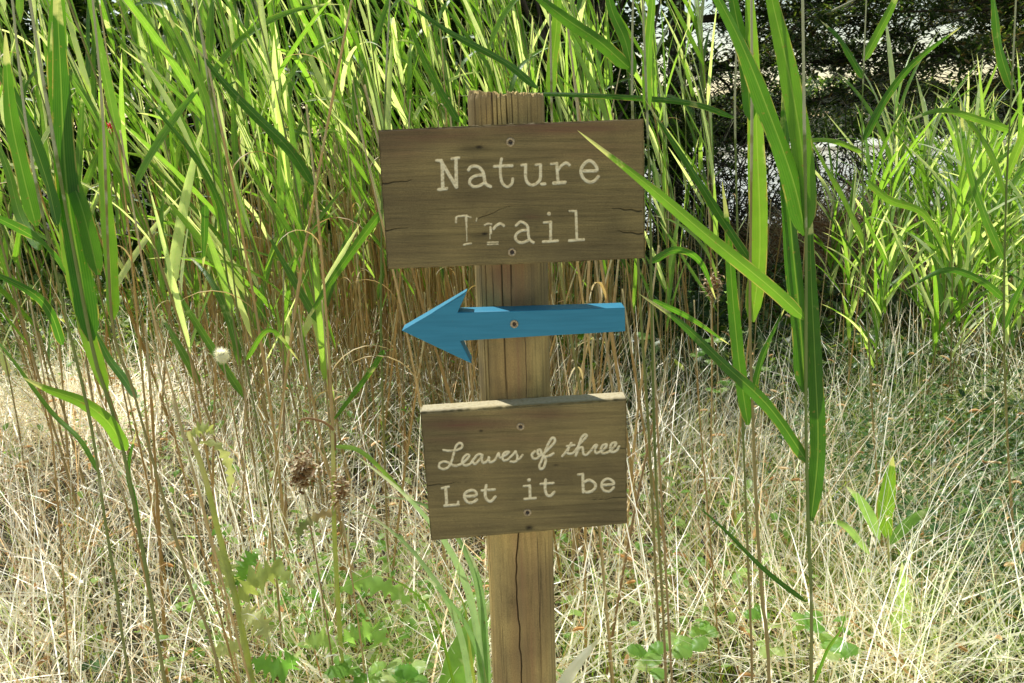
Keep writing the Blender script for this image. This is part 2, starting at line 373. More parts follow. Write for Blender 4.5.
Vx = foot[0]+axis[0]*(Z+.25)+r*np.cos(A); Vy = YC+axis[1]*(Z+.25)+r*np.sin(A); Vz = Z+zoff*rim
V = np.stack([Vx, Vy, Vz], -1)-ro
C = np.zeros(V.shape[:2]+(4,)); C[..., 1] = np.clip(red, 0, 1); C[..., 2] = dark
band = lambda p0, p1, e: sstep((zz(p0)-Z)/e+.5)*sstep((Z-zz(p1))/e+.5)
C[..., 0] = np.clip(.55*band(60, 135, .02)*(.4+.8*noise2(A*3, Z*9, 61))+.8*band(262, 405, .05)*(.25+.9*noise2(A*4, Z*8, 62))+.3*noise2(A*3, Z*6, 63)**2, 0, .85)
mb = MB(); mb.add(V, grid_q(1, nz_, na, True), C)
# top end grain: rings inwards
prev = V[-1]; cen = prev.mean(0); ks = 24
rings = np.stack([cen+(prev-cen)*(1-t)+np.array([0, 0, 1])*(-.003*t+.002*(noise1(a*9+t*30, 91)[:, None]-.5)*(t > 0)) for t in np.linspace(0, .98, ks)])
Cr = np.zeros((ks, na, 4)); Cr[..., 2] = .25*(np.sin(np.linspace(0, 60, ks))[:, None]*.5+.5)
mb.add(rings, grid_q(1, ks, na, True), Cr)
mb.obj('post', M['post'], post_root)

# --- carved lettering strokes, in the layout of the two boards
CROP = dict(A=(430, 145, 11.378), B=(515, 140, 11.378), C=(450, 200, 11.378), D=(510, 200, 11.378), E=(434, 434, 11.378), F=(530, 425, 10.45), G=(434, 462, 10.19), H=(520, 462, 10.19))
BOARD1 = [
 ('A', 15, 0, [(72,176),(128,175)]), ('A', 19, 0, [(125,185),(300,478)]), ('A', 18, 0, [(137,200),(145,490)]), ('A', 17, 0, [(97,507),(188,496)]), ('A', 18, 0, [(295,160),(300,480)]), ('A', 14, 0, [(247,157),(328,145)]),
 ('A', 17, 1, [(438,285),(462,250),(510,240),(565,260),(603,310),(618,380),(632,440),(688,474)]), ('A', 16, 1, [(600,342),(530,347),(470,378),(450,430),(490,472),(550,468),(612,435)]),
 ('A', 15, 1, [(812,158),(802,225),(802,340),(822,430),(878,476),(928,442),(942,385)]), ('A', 16, 0, [(732,244),(932,235)]),
 ('B', 14, 0, [(75,287),(125,281)]), ('B', 16, 1, [(122,281),(120,400),(135,475),(190,514),(250,490),(288,435),(290,280)]), ('B', 13, 0, [(238,282),(290,277)]), ('B', 16, 0, [(302,502),(340,500)]),
 ('B', 13, 0, [(412,273),(475,265)]), ('B', 16, 1, [(475,265),(480,350),(490,475)]), ('B', 15, 1, [(490,340),(530,290),(580,260),(618,285)]), ('B', 19, 0, [(442,492),(568,482)]),
 ('B', 17, 1, [(785,354),(860,352),(930,345),(915,285),(850,235),(785,275),(750,350),(778,435),(850,480),(910,460),(948,415)]),
 ('C', 10, 1, [(68,255),(74,197),(120,184),(190,178)]), ('C', 8, 0, [(190,184),(235,198)]), ('C', 6, 0, [(303,210),(299,238)]), ('C', 12, 0, [(183,190),(185,238)]), ('C', 8, 0, [(185,240),(188,330)]), ('C', 4.5, 0, [(188,330),(191,468)]), ('C', 9, 1, [(155,511),(195,500),(240,494)]),
 ('C', 9, 1, [(395,286),(430,270),(470,276)]), ('C', 12, 0, [(460,312),(465,380)]), ('C', 5, 0, [(453,380),(455,440)]), ('C', 14, 1, [(497,328),(525,292),(572,270),(612,292)]), ('C', 6, 0, [(427,483),(545,480)]), ('C', 6, 0, [(427,508),(545,503)]),
 ('C', 14, 1, [(752,290),(800,250),(850,265),(885,310),(892,400),(905,450),(950,485)]), ('C', 14, 1, [(890,345),(820,347),(760,382),(744,430),(770,472),(820,486),(890,460)]),
 ('D', 20, 0, [(442,157),(444,158)]), ('D', 12, 0, [(387,256),(460,252)]), ('D', 15, 0, [(462,250),(462,455)]), ('D', 14, 0, [(378,476),(540,465)]),
 ('D', 11, 0, [(680,126),(750,126)]), ('D', 14, 0, [(750,128),(760,430)]), ('D', 14, 0, [(675,463),(838,450)])]
BOARD2 = [
 ('E', 12, 1, [(108,185),(170,192),(250,185),(310,160),(320,118),(285,105),(250,140),(225,220),(200,310),(165,375),(110,400),(60,380),(65,335),(120,315),(180,335),(230,362),(290,350),(350,310),(400,255),(378,235),(335,270),(320,320),(350,358),(410,340),(445,295)]),
 ('E', 12, 1, [(552,245),(510,230),(465,270),(440,320),(470,340),(520,290),(550,242),(543,290),(560,330),(600,312),(628,270)]), ('E', 12, 1, [(622,268),(635,320),(690,300),(735,220),(748,270),(800,250),(852,208),(810,208),(780,250),(790,298),(840,290),(930,200)]), ('E', 12, 1, [(925,200),(950,260),(930,312),(870,315)]), ('E', 11, 1, [(935,305),(975,280),(1008,240)]),
 ('F', 12, 1, [(50,275),(20,310),(35,350),(80,345),(117,300),(108,262),(80,270),(90,310),(130,310),(180,262),(250,190),(260,150),(235,135),(200,180),(160,270),(130,350),(98,430),(112,460),(145,440),(165,370),(158,335),(205,322),(245,297)]),
 ('F', 11, 1, [(338,326),(390,260),(432,190),(402,250),(392,292),(430,300),(470,275),(520,200),(590,122),(575,100),(540,130),(510,210),(478,322)]), ('F', 10, 0, [(385,222),(465,210)]), ('F', 11, 1, [(480,318),(512,250),(548,235),(558,300),(590,312),(640,262),(680,213),(702,215),(682,250),(685,290),(720,287),(780,250),(802,205),(762,213),(740,260),(760,296),(810,287),(870,240),(902,192),(862,190),(840,230),(850,280),(900,272),(932,225)]),
 ('G', 10, 0, [(80,268),(150,252)]), ('G', 14, 0, [(118,260),(130,440)]), ('G', 12, 0, [(107,446),(250,435)]), ('G', 10, 0, [(246,435),(246,405)]),
 ('G', 13, 1, [(312,352),(370,350),(430,340),(420,300),(370,290),(317,320),(312,370),(350,413),(400,410),(435,385)]), ('G', 13, 1, [(532,240),(522,300),(524,355),(545,390),(582,400),(625,355)]), ('G', 11, 0, [(487,292),(618,280)]),
 ('H', 16, 0, [(88,186),(94,183)]), ('H', 10, 0, [(37,248),(100,243)]), ('H', 13, 0, [(100,243),(103,370)]), ('H', 11, 0, [(47,378),(160,368)]),
 ('H', 13, 1, [(262,182),(256,240),(258,290),(275,335),(310,345),(348,308)]), ('H', 11, 0, [(210,226),(340,215)]),
 ('H', 10, 0, [(592,128),(640,125)]), ('H', 13, 0, [(640,125),(645,308)]), ('H', 13, 1, [(645,210),(700,186),(755,210),(770,250),(740,293),(690,308),(645,300)]),
 ('H', 12, 1, [(837,236),(895,233),(955,224),(940,190),(890,172),(842,200),(832,250),(860,293),(910,300),(955,262)])]

def board(corners, nu, nv, strokes, knots, cracks, reds, label, screws, seed, split, rows):
    yf = YC-PR-TH+.002
    c = [P(x, y, yf) for x, y in corners]          # tl tr br bl
    u = np.linspace(0, 1, nu); v = np.linspace(0, 1, nv); U, Vv = np.meshgrid(u, v)
    G = (c[0]*((1-U)*(1-Vv))[..., None]+c[1]*(U*(1-Vv))[..., None]+c[2]*(U*Vv)[..., None]+c[3]*((1-U)*Vv)[..., None])
    px = proj(G.reshape(-1, 3)); X_, Y_ = px[:, 0], px[:, 1]
    jit = (noise2(X_*1.1, Y_*1.1, seed)-.5)*.7+(noise2(X_*3, Y_*3, seed+1)-.5)*.5
    paint = np.zeros(len(X_))
    for cr_, rad, smooth, pts in strokes:
        ox, oy, s = CROP[cr_]; q = np.array(pts, float)
        if smooth and len(q) > 2: q = catmull(q, 5)
        q = q/s+np.array([ox, oy]); rad = rad/s
        sel = (X_ > q[:, 0].min()-5)&(X_ < q[:, 0].max()+5)&(Y_ > q[:, 1].min()-5)&(Y_ < q[:, 1].max()+5)
        xs, ys = X_[sel], Y_[sel]; dm = np.full(len(xs), 99.)
        for i in range(len(q)-1):
            d = q[i+1]-q[i]; t = np.clip(((xs-q[i, 0])*d[0]+(ys-q[i, 1])*d[1])/max(d@d, 1e-6), 0, 1)
            dm = np.minimum(dm, np.hypot(xs-q[i, 0]-t*d[0], ys-q[i, 1]-t*d[1]))
        pv = np.clip((rad+.1-dm+jit[sel]*.45)/.55+.5, 0, 1)
        paint[sel] = np.maximum(paint[sel], pv)
    dark = np.zeros(len(X_)); red = np.zeros(len(X_)); dep = paint*.0011
    for x, y, sx, sy, k in knots:
        e = k*np.exp(-((X_-x)/sx)**2-((Y_-y-.05*(x-X_))/sy)**2); dark = np.maximum(dark, e); dep += .0008*e
    for x0, y0, x1, y1, w in cracks:
        t = np.clip((X_-x0)/(x1-x0), 0, 1); yy = y0+(y1-y0)*t+1.5*(noise1(X_*.16+seed, seed+5)-.5)
        e = np.clip(1-np.abs(Y_-yy)/(w*(1-t*.8)), 0, 1)*((X_-x0)*(X_-x1) < 0); dark = np.maximum(dark, e*.9); dep += .002*e
    for x, y, sx, sy, k in reds: red = np.maximum(red, k*np.exp(-((X_-x)/sx)**2-((Y_-y)/sy)**2))
    grain = (noise2(X_*.035+seed, Y_*1.1-.04*X_, seed+8)-.5)*.0005
    Gf = G.reshape(-1, 3).copy(); Gf[:, 1] += dep+grain
    E = np.minimum(np.minimum(U, 1-U)*nu, np.minimum(Vv, 1-Vv)*nv).ravel()
    wear = .5+1.2*noise2(X_*.25, Y_*.25, seed+11)
    Gf[:, 1] += np.clip(1-E/2.5, 0, 1)**2*.0016*wear
    Cc = np.zeros((len(X_), 4)); Cc[:, 0] = paint; Cc[:, 1] = np.clip(red, 0, 1); Cc[:, 2] = np.clip(dark, 0, 1)
    q = grid_q(1, nv, nu)
    isl = paint[q].mean(1) > .5
    Gf = Gf-ro
    mbd = MB(); used = np.arange(len(Gf)); mbd.add(Gf, q[~isl][:, ::-1], Cc)
    ring = np.r_[np.arange(nu), np.arange(1, nv)*nu+nu-1, (nv-1)*nu+np.arange(nu-2, -1, -1), np.arange(nv-2, 0, -1)*nu]
    n = len(ring); fr = Gf[ring]; ks_ = [0, .0012, .012, .024, TH-.001]
    cen = fr.mean(0)
    stack = [fr]
    for d in ks_[1:]:
        w = fr.copy(); w[:, 1] = (yf-ro[1])+d; o_ = (fr-cen)*np.array([1, 0, 1]); w = w+norm(o_)*(.0009-.0008*(d > .03)+.0005*(noise1(np.arange(n)*.15+d*900, seed+2)-.5)[:, None]); stack.append(w)
    S = np.stack(stack); Cs = np.zeros((len(S), n, 4)); Cs[2:, :, 0] = .45; mbd.add(S, grid_q(1, len(S), n, True), Cs)
    bk = stack[-1]; mbd.add(np.stack([bk, cen+(bk-cen)*np.array([.02, 1, .02])]), grid_q(1, 2, n, True), np.zeros((2, n, 4)))
    bo = mbd.obj('sign_board', M['board'], post_root); bo['label'] = label
    qi = q[isl]; cxy = px[qi].mean(1); row = cxy[:, 1] > split(cxy[:, 0])
    for rw, cuts, nm in ((False, rows[0], 'word' if len(rows[0]) < 4 else 'letter'), (True, rows[1], 'letter')):
        for x0, x1 in zip(cuts[:-1], cuts[1:]):
            sel = (row == rw)&(cxy[:, 0] >= x0)&(cxy[:, 0] < x1)
            if not sel.any(): continue
            idx, inv = np.unique(qi[sel], return_inverse=True)
            ml = MB(); ml.add(Gf[idx], inv.reshape(-1, 4)[:, ::-1], Cc[idx]); ml.obj(nm, M['board'], bo)
    for s in screws: screw(s[0], s[1], yf, bo)
    return bo
def screw(px, py, yf, parent):
    c = P(px, py, yf)-ro; mb = MB(); na = 24; a = np.linspace(0, 2*np.pi, na, endpoint=False)
    prof = [(.0056, .001), (.0055, -.0004), (.0050, -.0011), (.0042, -.0012), (.0030, -.0009), (.0026, -.0002)]
    V = np.array([[(c[0]+r_*math.cos(t), c[1]+y_, c[2]+r_*math.sin(t)) for t in a] for r_, y_ in prof])
    mb.add(V, grid_q(1, len(prof), na, True)[:, ::-1], np.zeros(V.shape[:2]+(4,)))
    s = mb.obj('screw', M['screw'], parent)
    mb = MB(); rr = np.where(np.arange(na) % 6 < 3, .0027, .0015)
    V = np.array([[(c[0]+k*r_*math.cos(t), c[1]-.0003+.0008*(1-k), c[2]+k*r_*math.sin(t)) for t, r_ in zip(a, rr)] for k in (1, .05)])
    mb.add(V, grid_q(1, 2, na, True)[:, ::-1], np.zeros(V.shape[:2]+(4,)))
    V2 = np.array([[(c[0]+r_*math.cos(t), c[1]-.0001, c[2]+r_*math.sin(t)) for t in a] for r_ in (.0029, .0001)])
    # join the recess into the screw mesh as a second material
    s.data.materials.append(M['recess'])
    mb2 = MB(); mb2.add(V, grid_q(1, 2, na, True)[:, ::-1], np.zeros(V.shape[:2]+(4,))); mb2.add(V2, grid_q(1, 2, na, True)[:, ::-1], np.zeros(V2.shape[:2]+(4,)))
    d = mb2.mesh('tmp', M['recess'])
    import bmesh
    bm = bmesh.new(); bm.from_mesh(s.data); n0 = len(bm.faces); bm.from_mesh(d); bm.faces.ensure_lookup_table()
    for f in bm.faces[n0:]: f.material_index = 1
    bm.to_mesh(s.data); bm.free(); bpy.data.meshes.remove(d)

board([(378.5, 130.5), (643, 119), (644.5, 258), (388, 269)], 560, 300, BOARD1,
      [(479, 147, 5, 2.2, 1), (472, 148, 16, 4, .45), (484.5, 234, 4, 2, 1), (478, 236, 12, 3.5, .5), (537, 227, 2, 1, .4)],
      [(381, 184, 412, 180, 1.4), (384, 231, 408, 227, 1.0), (642, 211, 612, 208, 1.3), (643, 234, 616, 231, 1.3), (478, 218, 512, 205, .5)],
      [(430, 135, 60, 9, .7), (560, 127, 80, 9, .9), (600, 150, 60, 12, .4), (532, 217, 9, 2, .6), (400, 150, 30, 14, .4)],
      'large weathered board carved with Nature Trail', [(510.5, 142), (512, 252)], 101, lambda x: 203+0*x, ([0, 462, 492, 517, 548, 575, 999], [0, 480, 510, 539, 563, 999]))
board([(421, 413.5), (626, 400), (626.5, 523.5), (431.5, 540.5)], 420, 260, BOARD2,
      [(529, 528, 4.5, 2.6, 1), (522, 529, 12, 3, .35), (481, 431, 2, 1.2, .9), (556, 465, 3, 1, .6)],
      [(424, 486, 470, 481, .6), (626, 497, 590, 500, .5), (626, 448, 560, 452, .5)],
      [(470, 424, 45, 6, .95), (540, 414, 40, 5, .7), (450, 440, 30, 4, .4), (520, 438, 60, 8, .35)],
      'smaller weathered board carved with Leaves of three Let it be', [(520.5, 426.5), (527.5, 512.5)], 202, lambda x: 477.5-.05*(x-445), ([0, 525.5, 558, 999], [0, 461, 479.5, 510, 537.5, 565, 599, 999]))

# --- blue arrow
yf = YC-PR-.029; TA = .031
arp = [(401.5, 330.7), (466.5, 292.8), (457.5, 312.6), (540, 310.2), (625, 307.5), (625.5, 331.5), (540, 336.3), (460, 341), (471.5, 363.7)]
import bmesh
bm = bmesh.new(); pts = [P(x, y, yf)-ro for x, y in arp]
fv = [bm.verts.new(p) for p in pts]; bv = [bm.verts.new(p+np.array([0, TA, 0])) for p in pts]
bm.faces.new(fv); bm.faces.new(bv[::-1])
for i in range(len(fv)): j = (i+1) % len(fv); bm.faces.new((fv[j], fv[i], bv[i], bv[j]))
bmesh.ops.recalc_face_normals(bm, faces=bm.faces)
me = bpy.data.meshes.new('arrow'); bm.to_mesh(me); bm.free(); me.materials.append(M['blue'])
ar = bpy.data.objects.new('arrow', me); COL.objects.link(ar); ar.parent = post_root; ar['label'] = 'blue painted wooden arrow pointing left'
bv_ = ar.modifiers.new('edge', 'BEVEL'); bv_.width = .0011; bv_.segments = 2; bv_.limit_method = 'ANGLE'
screw(514.3, 324, yf, ar)

# ------------------------------------------------------------------ leaves and reeds
kk = 20; tl = np.linspace(0, 1, kk)
def reed_profile(t): return np.minimum(1, (t/.07+.12)**.6)*np.clip(1-t, 0, 1)**.62*(1-.15*np.cos(t*5))
def leaf_pts(pts, w, face, rnd, origin, m=5, prof=reed_profile, fold=.12, twist=0.0, wave=.05, k=26):
    mb = MB(); q = resample(pts, k)-origin; T = tang(q[None])[0]
    t = np.linspace(0, 1, k); nrm = norm(np.array(face, float))
    s = norm(np.cross(T, nrm)); b = np.cross(T, s)
    ang = twist*t[:, None]; side = s*np.cos(ang)+b*np.sin(ang)
    ribbons(mb, q[None], (w*prof(t))[None], side[None], m=m, fold=fold, rnd=np.array([rnd]), wave=wave)
    return mb

def traced_reed(stem, Y, rad, leaves, label, stalk_mat='stalk', below=None, mat_='hero'):
    """stem: places down the stalk; leaves: (pts, width px, dY at tip, face x, twist)"""
    pts = [P(x, y, Y) for x, y in stem]
    base = pts[-1].copy(); d = pts[-1]-pts[-2]; d = d/abs(d[2]); d[:2] *= .4
    base = pts[-1]+d*(pts[-1][2]-float(gz(pts[-1][0], Y))+.01)
    root = empty('reed', base, label, 'reed')
    q = resample(pts+[base], 60); mb = MB()
    rr = rad*(.55+.45*np.linspace(0, 1, 60)); nod = np.arange(60) % 9 == 0; rr = rr*(1+.3*((np.arange(60) % 9)/9.)**2)
    tubes(mb, (q-base)[None, ::-1], (rr*np.where(nod, 1.18, 1))[None, ::-1], 8, np.array([random.random()]))
    mb.obj('stalk', M[stalk_mat], root)
    for lf in leaves:
        lp, w, dy, fx, tw = lf[:5]; n = len(lp)
        p3 = [P(x, y, Y+dy*(i/(n-1))**1.0) for i, (x, y) in enumerate(lp)]
        wm = w*(Y)/FPX*1.02
        leaf_pts(p3, wm, (fx, -1, .15), random.random(), base, twist=tw).obj('leaf', M[mat_], root)
    return root

# left foreground reeds
traced_reed([(20,-60),(50,120),(91,341),(108,398),(123,450),(139,530),(153,610),(165,683)], .95, .0028, [
    ([(91,341),(80,270),(66,180),(60,60),(55,-40)], 27, .05, .3, .2), ([(106,392),(88,340),(72,280),(62,215),(58,150)], 22, .03, -.3, .3),
    ([(126,451),(108,422),(82,402),(50,390),(22,377)], 17, -.06, .5, .5), ([(57,225),(45,175),(20,110),(-25,30)], 20, .06, -.5, .2),
    ([(98,275),(84,215),(66,160),(55,90),(52,20)], 20, .08, .6, .4), ([(139,532),(134,500),(128,470),(136,430)], 7, .02, .1, .2)],
    'tall near reed with broad green leaves at far left, stalk leaning right downwards')
traced_reed([(90,-30),(103,120),(112,320),(130,380),(147,440),(167,510),(192,590),(222,683)], 1.02, .0024, [
    ([(112,320),(110,260),(104,190),(101,80)], 19, .03, -.2, .15), ([(66,135),(58,90),(57,20),(60,-60)], 22, .02, .3, .1),
    ([(136,398),(125,380),(110,360),(96,335),(70,300)], 10, .08, .6, .6)],
    'near reed at left whose narrow upright leaf ends beside the white seed puff')
traced_reed([(10,-20),(30,150),(62,300),(90,420),(105,520),(118,600),(130,683)], .9, .0022, [
    ([(36,226),(22,170),(10,110),(5,30)], 19, .03, .1, .2), ([(62,345),(50,312),(28,290),(-30,262)], 11, -.05, .5, .6),
    ([(65,275),(50,252),(25,232),(-30,205)], 15, -.05, -.7, .6), ([(40,250),(20,215),(8,170),(-12,120)], 12, .1, .7, .3),
    ([(100,475),(80,440),(50,410),(5,350),(-30,315)], 6, .1, .5, .8)],
    'thin dark near reed at the very left edge with drooping lower leaves')
# right foreground reeds
traced_reed([(802,-60),(804,100),(806,230),(806,320),(806,420),(808,520),(811,683)], .93, .0027, [
    ([(806,235),(793,180),(768,110),(735,30),(690,-50)], 29, .02, .35, .2), ([(805,319),(770,287),(710,238),(645,183),(577,130)], 17, -.06, -.1, .35),
    ([(807,228),(802,150),(788,70),(770,-10),(760,-70)], 25, .05, -.5, .2), ([(805,392),(800,320),(792,240),(786,160),(784,60)], 25, .05, .3, .1),
    ([(811,521),(818,450),(815,360),(811,270),(809,170)], 20, .02, -.3, .15), ([(808,463),(770,408),(725,365),(680,322),(638,293)], 17, -.05, .3, .4),
    ([(806,602),(765,570),(725,530),(684,494)], 7, .05, .4, .6), ([(815,683),(828,650),(842,628),(848,600)], 7, .02, .3, .3)],
    'tallest near reed right of the signs with a leaf reaching across the upper board')
traced_reed([(751,-60),(752,100),(751,200),(750,330),(753,420),(757,520),(762,600),(769,683)], 1.0, .0025, [
    ([(752,322),(760,250),(757,140),(752,30),(745,-80)], 25, .03, .2, .1), ([(748,425),(740,370),(733,300),(728,230),(722,180)], 16, .04, -.3, .3),
    ([(753,395),(762,360),(774,332),(787,304)], 13, .08, .5, .4), ([(751,262),(720,215),(685,160),(644,98)], 13, .1, .3, .3),
    ([(751,120),(745,60),(735,10),(725,-50)], 16, .05, -.4, .2)],
    'near reed just left of the tallest right one, broad vertical leaf along its stalk')
traced_reed([(640,-60),(645,60),(650,200),(652,330),(656,480),(666,683)], 1.25, .0026, [
    ([(648,110),(648,60),(652,10),(655,-50)], 13, .02, .4, .1), ([(651,262),(676,250),(700,262),(716,300)], 9, .1, -.3, .4), ([(652,300),(690,318),(730,345)], 7, .1, .4, .4)],
    'thin upright reed standing close to the right ends of the boards')
traced_reed([(548,-60),(551,60),(553,150),(562,280),(580,390),(598,520),(612,683)], 1.55, .003, [
    ([(551,94),(553,60),(557,20),(560,-50)], 13, .02, .2, .1), ([(537,88),(505,62),(450,32),(395,-6)], 9, .1, .3, .3)],
    'dark reed rising directly behind the top of the post')
traced_reed([(634,-40),(632,68),(634,160),(640,300),(648,420),(655,560),(660,683)], 1.45, .003, [
    ([(629,68),(600,42),(565,18),(535,-6),(510,-30)], 16, .03, .1, .2), ([(633,75),(625,40),(612,10),(600,-40)], 13, .05, -.4, .2)],
    'reed behind the upper board with a wide leaf sweeping up to the left')
traced_reed([(738,-30),(736,60),(735,118),(738,250),(742,400),(748,560),(752,683)], 1.35, .0024, [
    ([(735,118),(690,103),(620,97),(540,94),(455,96)], 7, .12, .1, .3)], 'slim reed whose long flat leaf runs sideways behind the post top')
traced_reed([(392,-40),(385,100),(382,200),(381,330),(384,440),(388,560),(392,683)], 1.9, .003, [
    ([(383,210),(360,240),(325,290),(302,329)], 10, -.1, .4, .5), ([(384,350),(370,372),(345,405),(324,432)], 7, -.1, .2, .5), ([(459,122),(440,90),(420,50),(405,10)], 9, .1, .3, .2)],
    'reed left of the signs with two bright leaves hanging down to the left')
traced_reed([(190,-40),(205,60),(225,200),(240,330),(262,450),(275,560),(285,683)], 1.6, .0026, [
    ([(313,185),(290,150),(255,115),(222,80),(190,40)], 13, .1, .4, .3), ([(222,185),(212,120),(190,60),(160,0)], 12, .1, -.5, .2),
    ([(205,205),(204,245),(203,268)], 9, 0, .2, .1), ([(232,260),(218,200),(190,150),(130,80)], 8, .1, .5, .4), ([(246,360),(270,330),(300,362)], 6, 0, .2, .3)],
    'slender reed left of centre with leaves streaming up to the left')

traced_reed([(868,-40),(864,60),(862,140),(866,280),(873,420),(880,520),(886,600)], 2.1, .0028, [
    ([(863,78),(850,55),(838,36),(820,20)], 9, .05, .2, .3), ([(864,140),(885,100),(915,62),(962,26)], 9, .05, -.3, .4), ([(862,152),(838,142),(812,140),(785,150)], 7, -.05, .4, .8),
    ([(866,180),(890,200),(925,215),(950,262)], 9, 0, .3, .5), ([(864,60),(880,30),(895,0),(905,-30)], 10, 0, -.2, .2), ([(868,250),(845,200),(825,165),(800,120)], 9, .05, .4, .3)],
    'thin reed with short spreading leaves between the right reeds and the right clump')
traced_reed([(1018,-40),(1012,80),(1006,200),(1004,330),(1008,450),(1014,560)], 1.9, .003, [
    ([(1012,90),(1000,50),(995,10),(990,-30)], 14, .05, .2, .2), ([(1010,130),(975,118),(940,110),(905,122)], 9, -.05, -.3, .5), ([(1008,200),(990,150),(960,110),(930,90)], 11, .05, .4, .3),
    ([(1005,260),(985,215),(968,160),(960,100)], 12, 0, .2, .2), ([(1005,300),(980,280),(945,270),(905,290)], 9, 0, -.4, .5), ([(1006,180),(1030,120),(1050,70)], 12, 0, .2, .2), ([(1004,330),(1020,290),(1045,250)], 10, 0, .2, .2)],
    'leafy reed cut by the right edge of the view')
def traced_cane(pts, Y, rad, label):
    p = [P(x, y, Y) for x, y in pts]; d = p[-1]-p[-2]; d = d/abs(d[2]); b = p[-1]+d*(p[-1][2]-float(gz(p[-1][0], Y))+.01)
    q = resample(p+[b], 40)-b; rr = rad*(.6+.4*np.linspace(0, 1, 40)); rr[::7] *= 1.2
    mb = MB(); tubes(mb, q[None, ::-1], rr[None, ::-1], 7, np.array([random.random()])); o = mb.obj('dead_stalk', M['dead']); o.location = tuple(b); tag(o, label, 'dead cane')
traced_cane([(652,300),(657,420),(664,540),(672,683)], 1.3, .0026, 'orange tan dead cane just right of the lower board')
traced_cane([(694,300),(700,420),(712,560),(718,640)], 1.6, .0022, 'thin tan dead cane halfway between the lower board and the right reeds')
traced_cane([(752,440),(757,520),(763,600),(770,683)], 1.15, .0028, 'orange tan dead cane beside the foot of the left one of the two right reeds')
traced_cane([(590,420),(600,530),(607,610)], 1.5, .0028, 'short tan dead cane close to the lower right of the post')
traced_cane([(172,400),(196,480),(222,580),(250,683)], 1.2, .0026, 'tan dead cane slanting right through the thistle')
traced_cane([(150,330),(178,450),(205,560),(238,683)], 1.35, .0022, 'thin tan dead cane slanting just left of the thistle')
traced_cane([(95,420),(125,500),(148,590),(166,683)], 1.25, .0024, 'brown dead cane among the left foreground reeds')
traced_cane([(120,130),(150,300),(180,420),(215,560),(240,683)], 1.5, .0026, 'long tan dead cane rising behind the left foreground reeds')
traced_cane([(322,300),(330,400),(340,520),(350,600)], 1.8, .0028, 'tan dead cane beside the thick green weed stalk')
traced_cane([(30,300),(50,420),(62,560),(70,683)], 1.5, .0022, 'thin dead cane near the left edge of the view')

# prototypes for the stand
def make_reed(h, nl, seed, z0=.62, wide=.03, wind=(math.pi*.93), spread=.85, stem_c='stalk', droop=0):
    rs = np.random.default_rng(seed)
    root = empty('reed', (0, 0, 0), '', 'reed')
    lean = rs.uniform(.02, .16)
    k = 24; zz_ = np.linspace(0, h, k)
    st = np.stack([-lean*zz_*(zz_/h)**.6, .05*np.sin(zz_*1.7+seed), zz_], -1)
    mb = MB(); rr = .0036*(1-.6*zz_/h); rr[::3] *= 1.15
    tubes(mb, st[None], rr[None], 6, np.array([rs.random()*.4]), extra=None); mb.obj('stalk', M[stem_c], root)
    for i in range(nl):
        z = z0+(h-z0)*(i+.5*rs.random())/nl
        p0 = np.array([np.interp(z, zz_, st[:, j]) for j in range(3)])
        az = wind+rs.normal(0, spread) if rs.random() < .85 else rs.uniform(0, 6.28)
        L = rs.uniform(.3, .58)*(1-.25*abs(z/h-.6)); th0 = rs.uniform(.1, .6); th1 = th0+rs.uniform(-.1, .35+droop) if rs.random() < .9 else th0+rs.uniform(.6, 1.8)
        Pp, side = bend(p0[None], np.array([az]), np.array([th0]), np.array([th1]), np.array([L]), 12)
        tt = np.linspace(0, 1, 12); b = np.cross(tang(Pp), side); tw = rs.uniform(-.7, .7)*(1+tt[None, :, None])
        side = side*np.cos(tw)+b*np.sin(tw)
        mb = MB(); ribbons(mb, Pp, (wide*rs.uniform(.7, 1.15)*reed_profile(tt))[None], side, 3, .14, np.array([rs.random()]), wave=.03)
        mb.obj('leaf', M['reed'], root)
    return root
protos = [make_reed(2.0+.5*random.random(), random.choice([11, 12, 13, 14]), 300+i, z0=.72) for i in range(16)]
short = [make_reed(1.05+.35*random.random(), 18, 400+i, z0=.45, wide=.022, wind=math.pi*(1 if i % 2 else .1), spread=1.3, droop=.7) for i in range(8)]
used = set()
def place(pool, x, y, label, group, s=1.0, rz=None):
    i = random.randrange(len(pool)); src = pool[i]
    o = src if src.name not in used else copy_tree(src)
    used.add(src.name); used.add(o.name)
    o.location = (x, y, float(gz(x, y))-.01); o.rotation_euler = (random.uniform(-.06, .06), random.uniform(-.09, .05), random.uniform(-.6, .6) if rz is None else rz)
    o.scale = (s, s, s*random.uniform(.9, 1.08)); tag(o, label, 'reed', group)
    return o
n = 0
while n < 228:
    y = random.choice([random.uniform(2.2, 3.4), random.uniform(3.2, 5.2), random.uniform(3.3, 5.6), random.uniform(3.6, 5.6)])
    xr = random.uniform(-.78, .27)
    if y < 3.3 and random.random() < .3: continue
    if y < 3.0 and (-.1 < xr < .16): continue
    if y < 3.6 and xr < -.35 and random.random() < .45: continue
    if xr > .16 and random.random() < .4: continue
    place(protos, xr*y, y, 'green reed in the dense stand behind and left of the signs', 'reeds of the stand behind the signs', random.uniform(.85, 1.12)); n += 1
n = 0
while n < 58:
    y = random.uniform(3.1, 5.2); xr = random.uniform(.38, .72)
    if xr < .46 and random.random() < .75: continue
    place(short, xr*y, y, 'low arching reed in the clump by the pond', 'reeds of the right clump by the pond', random.uniform(.85, 1.1), random.uniform(0, 6.28)); n += 1

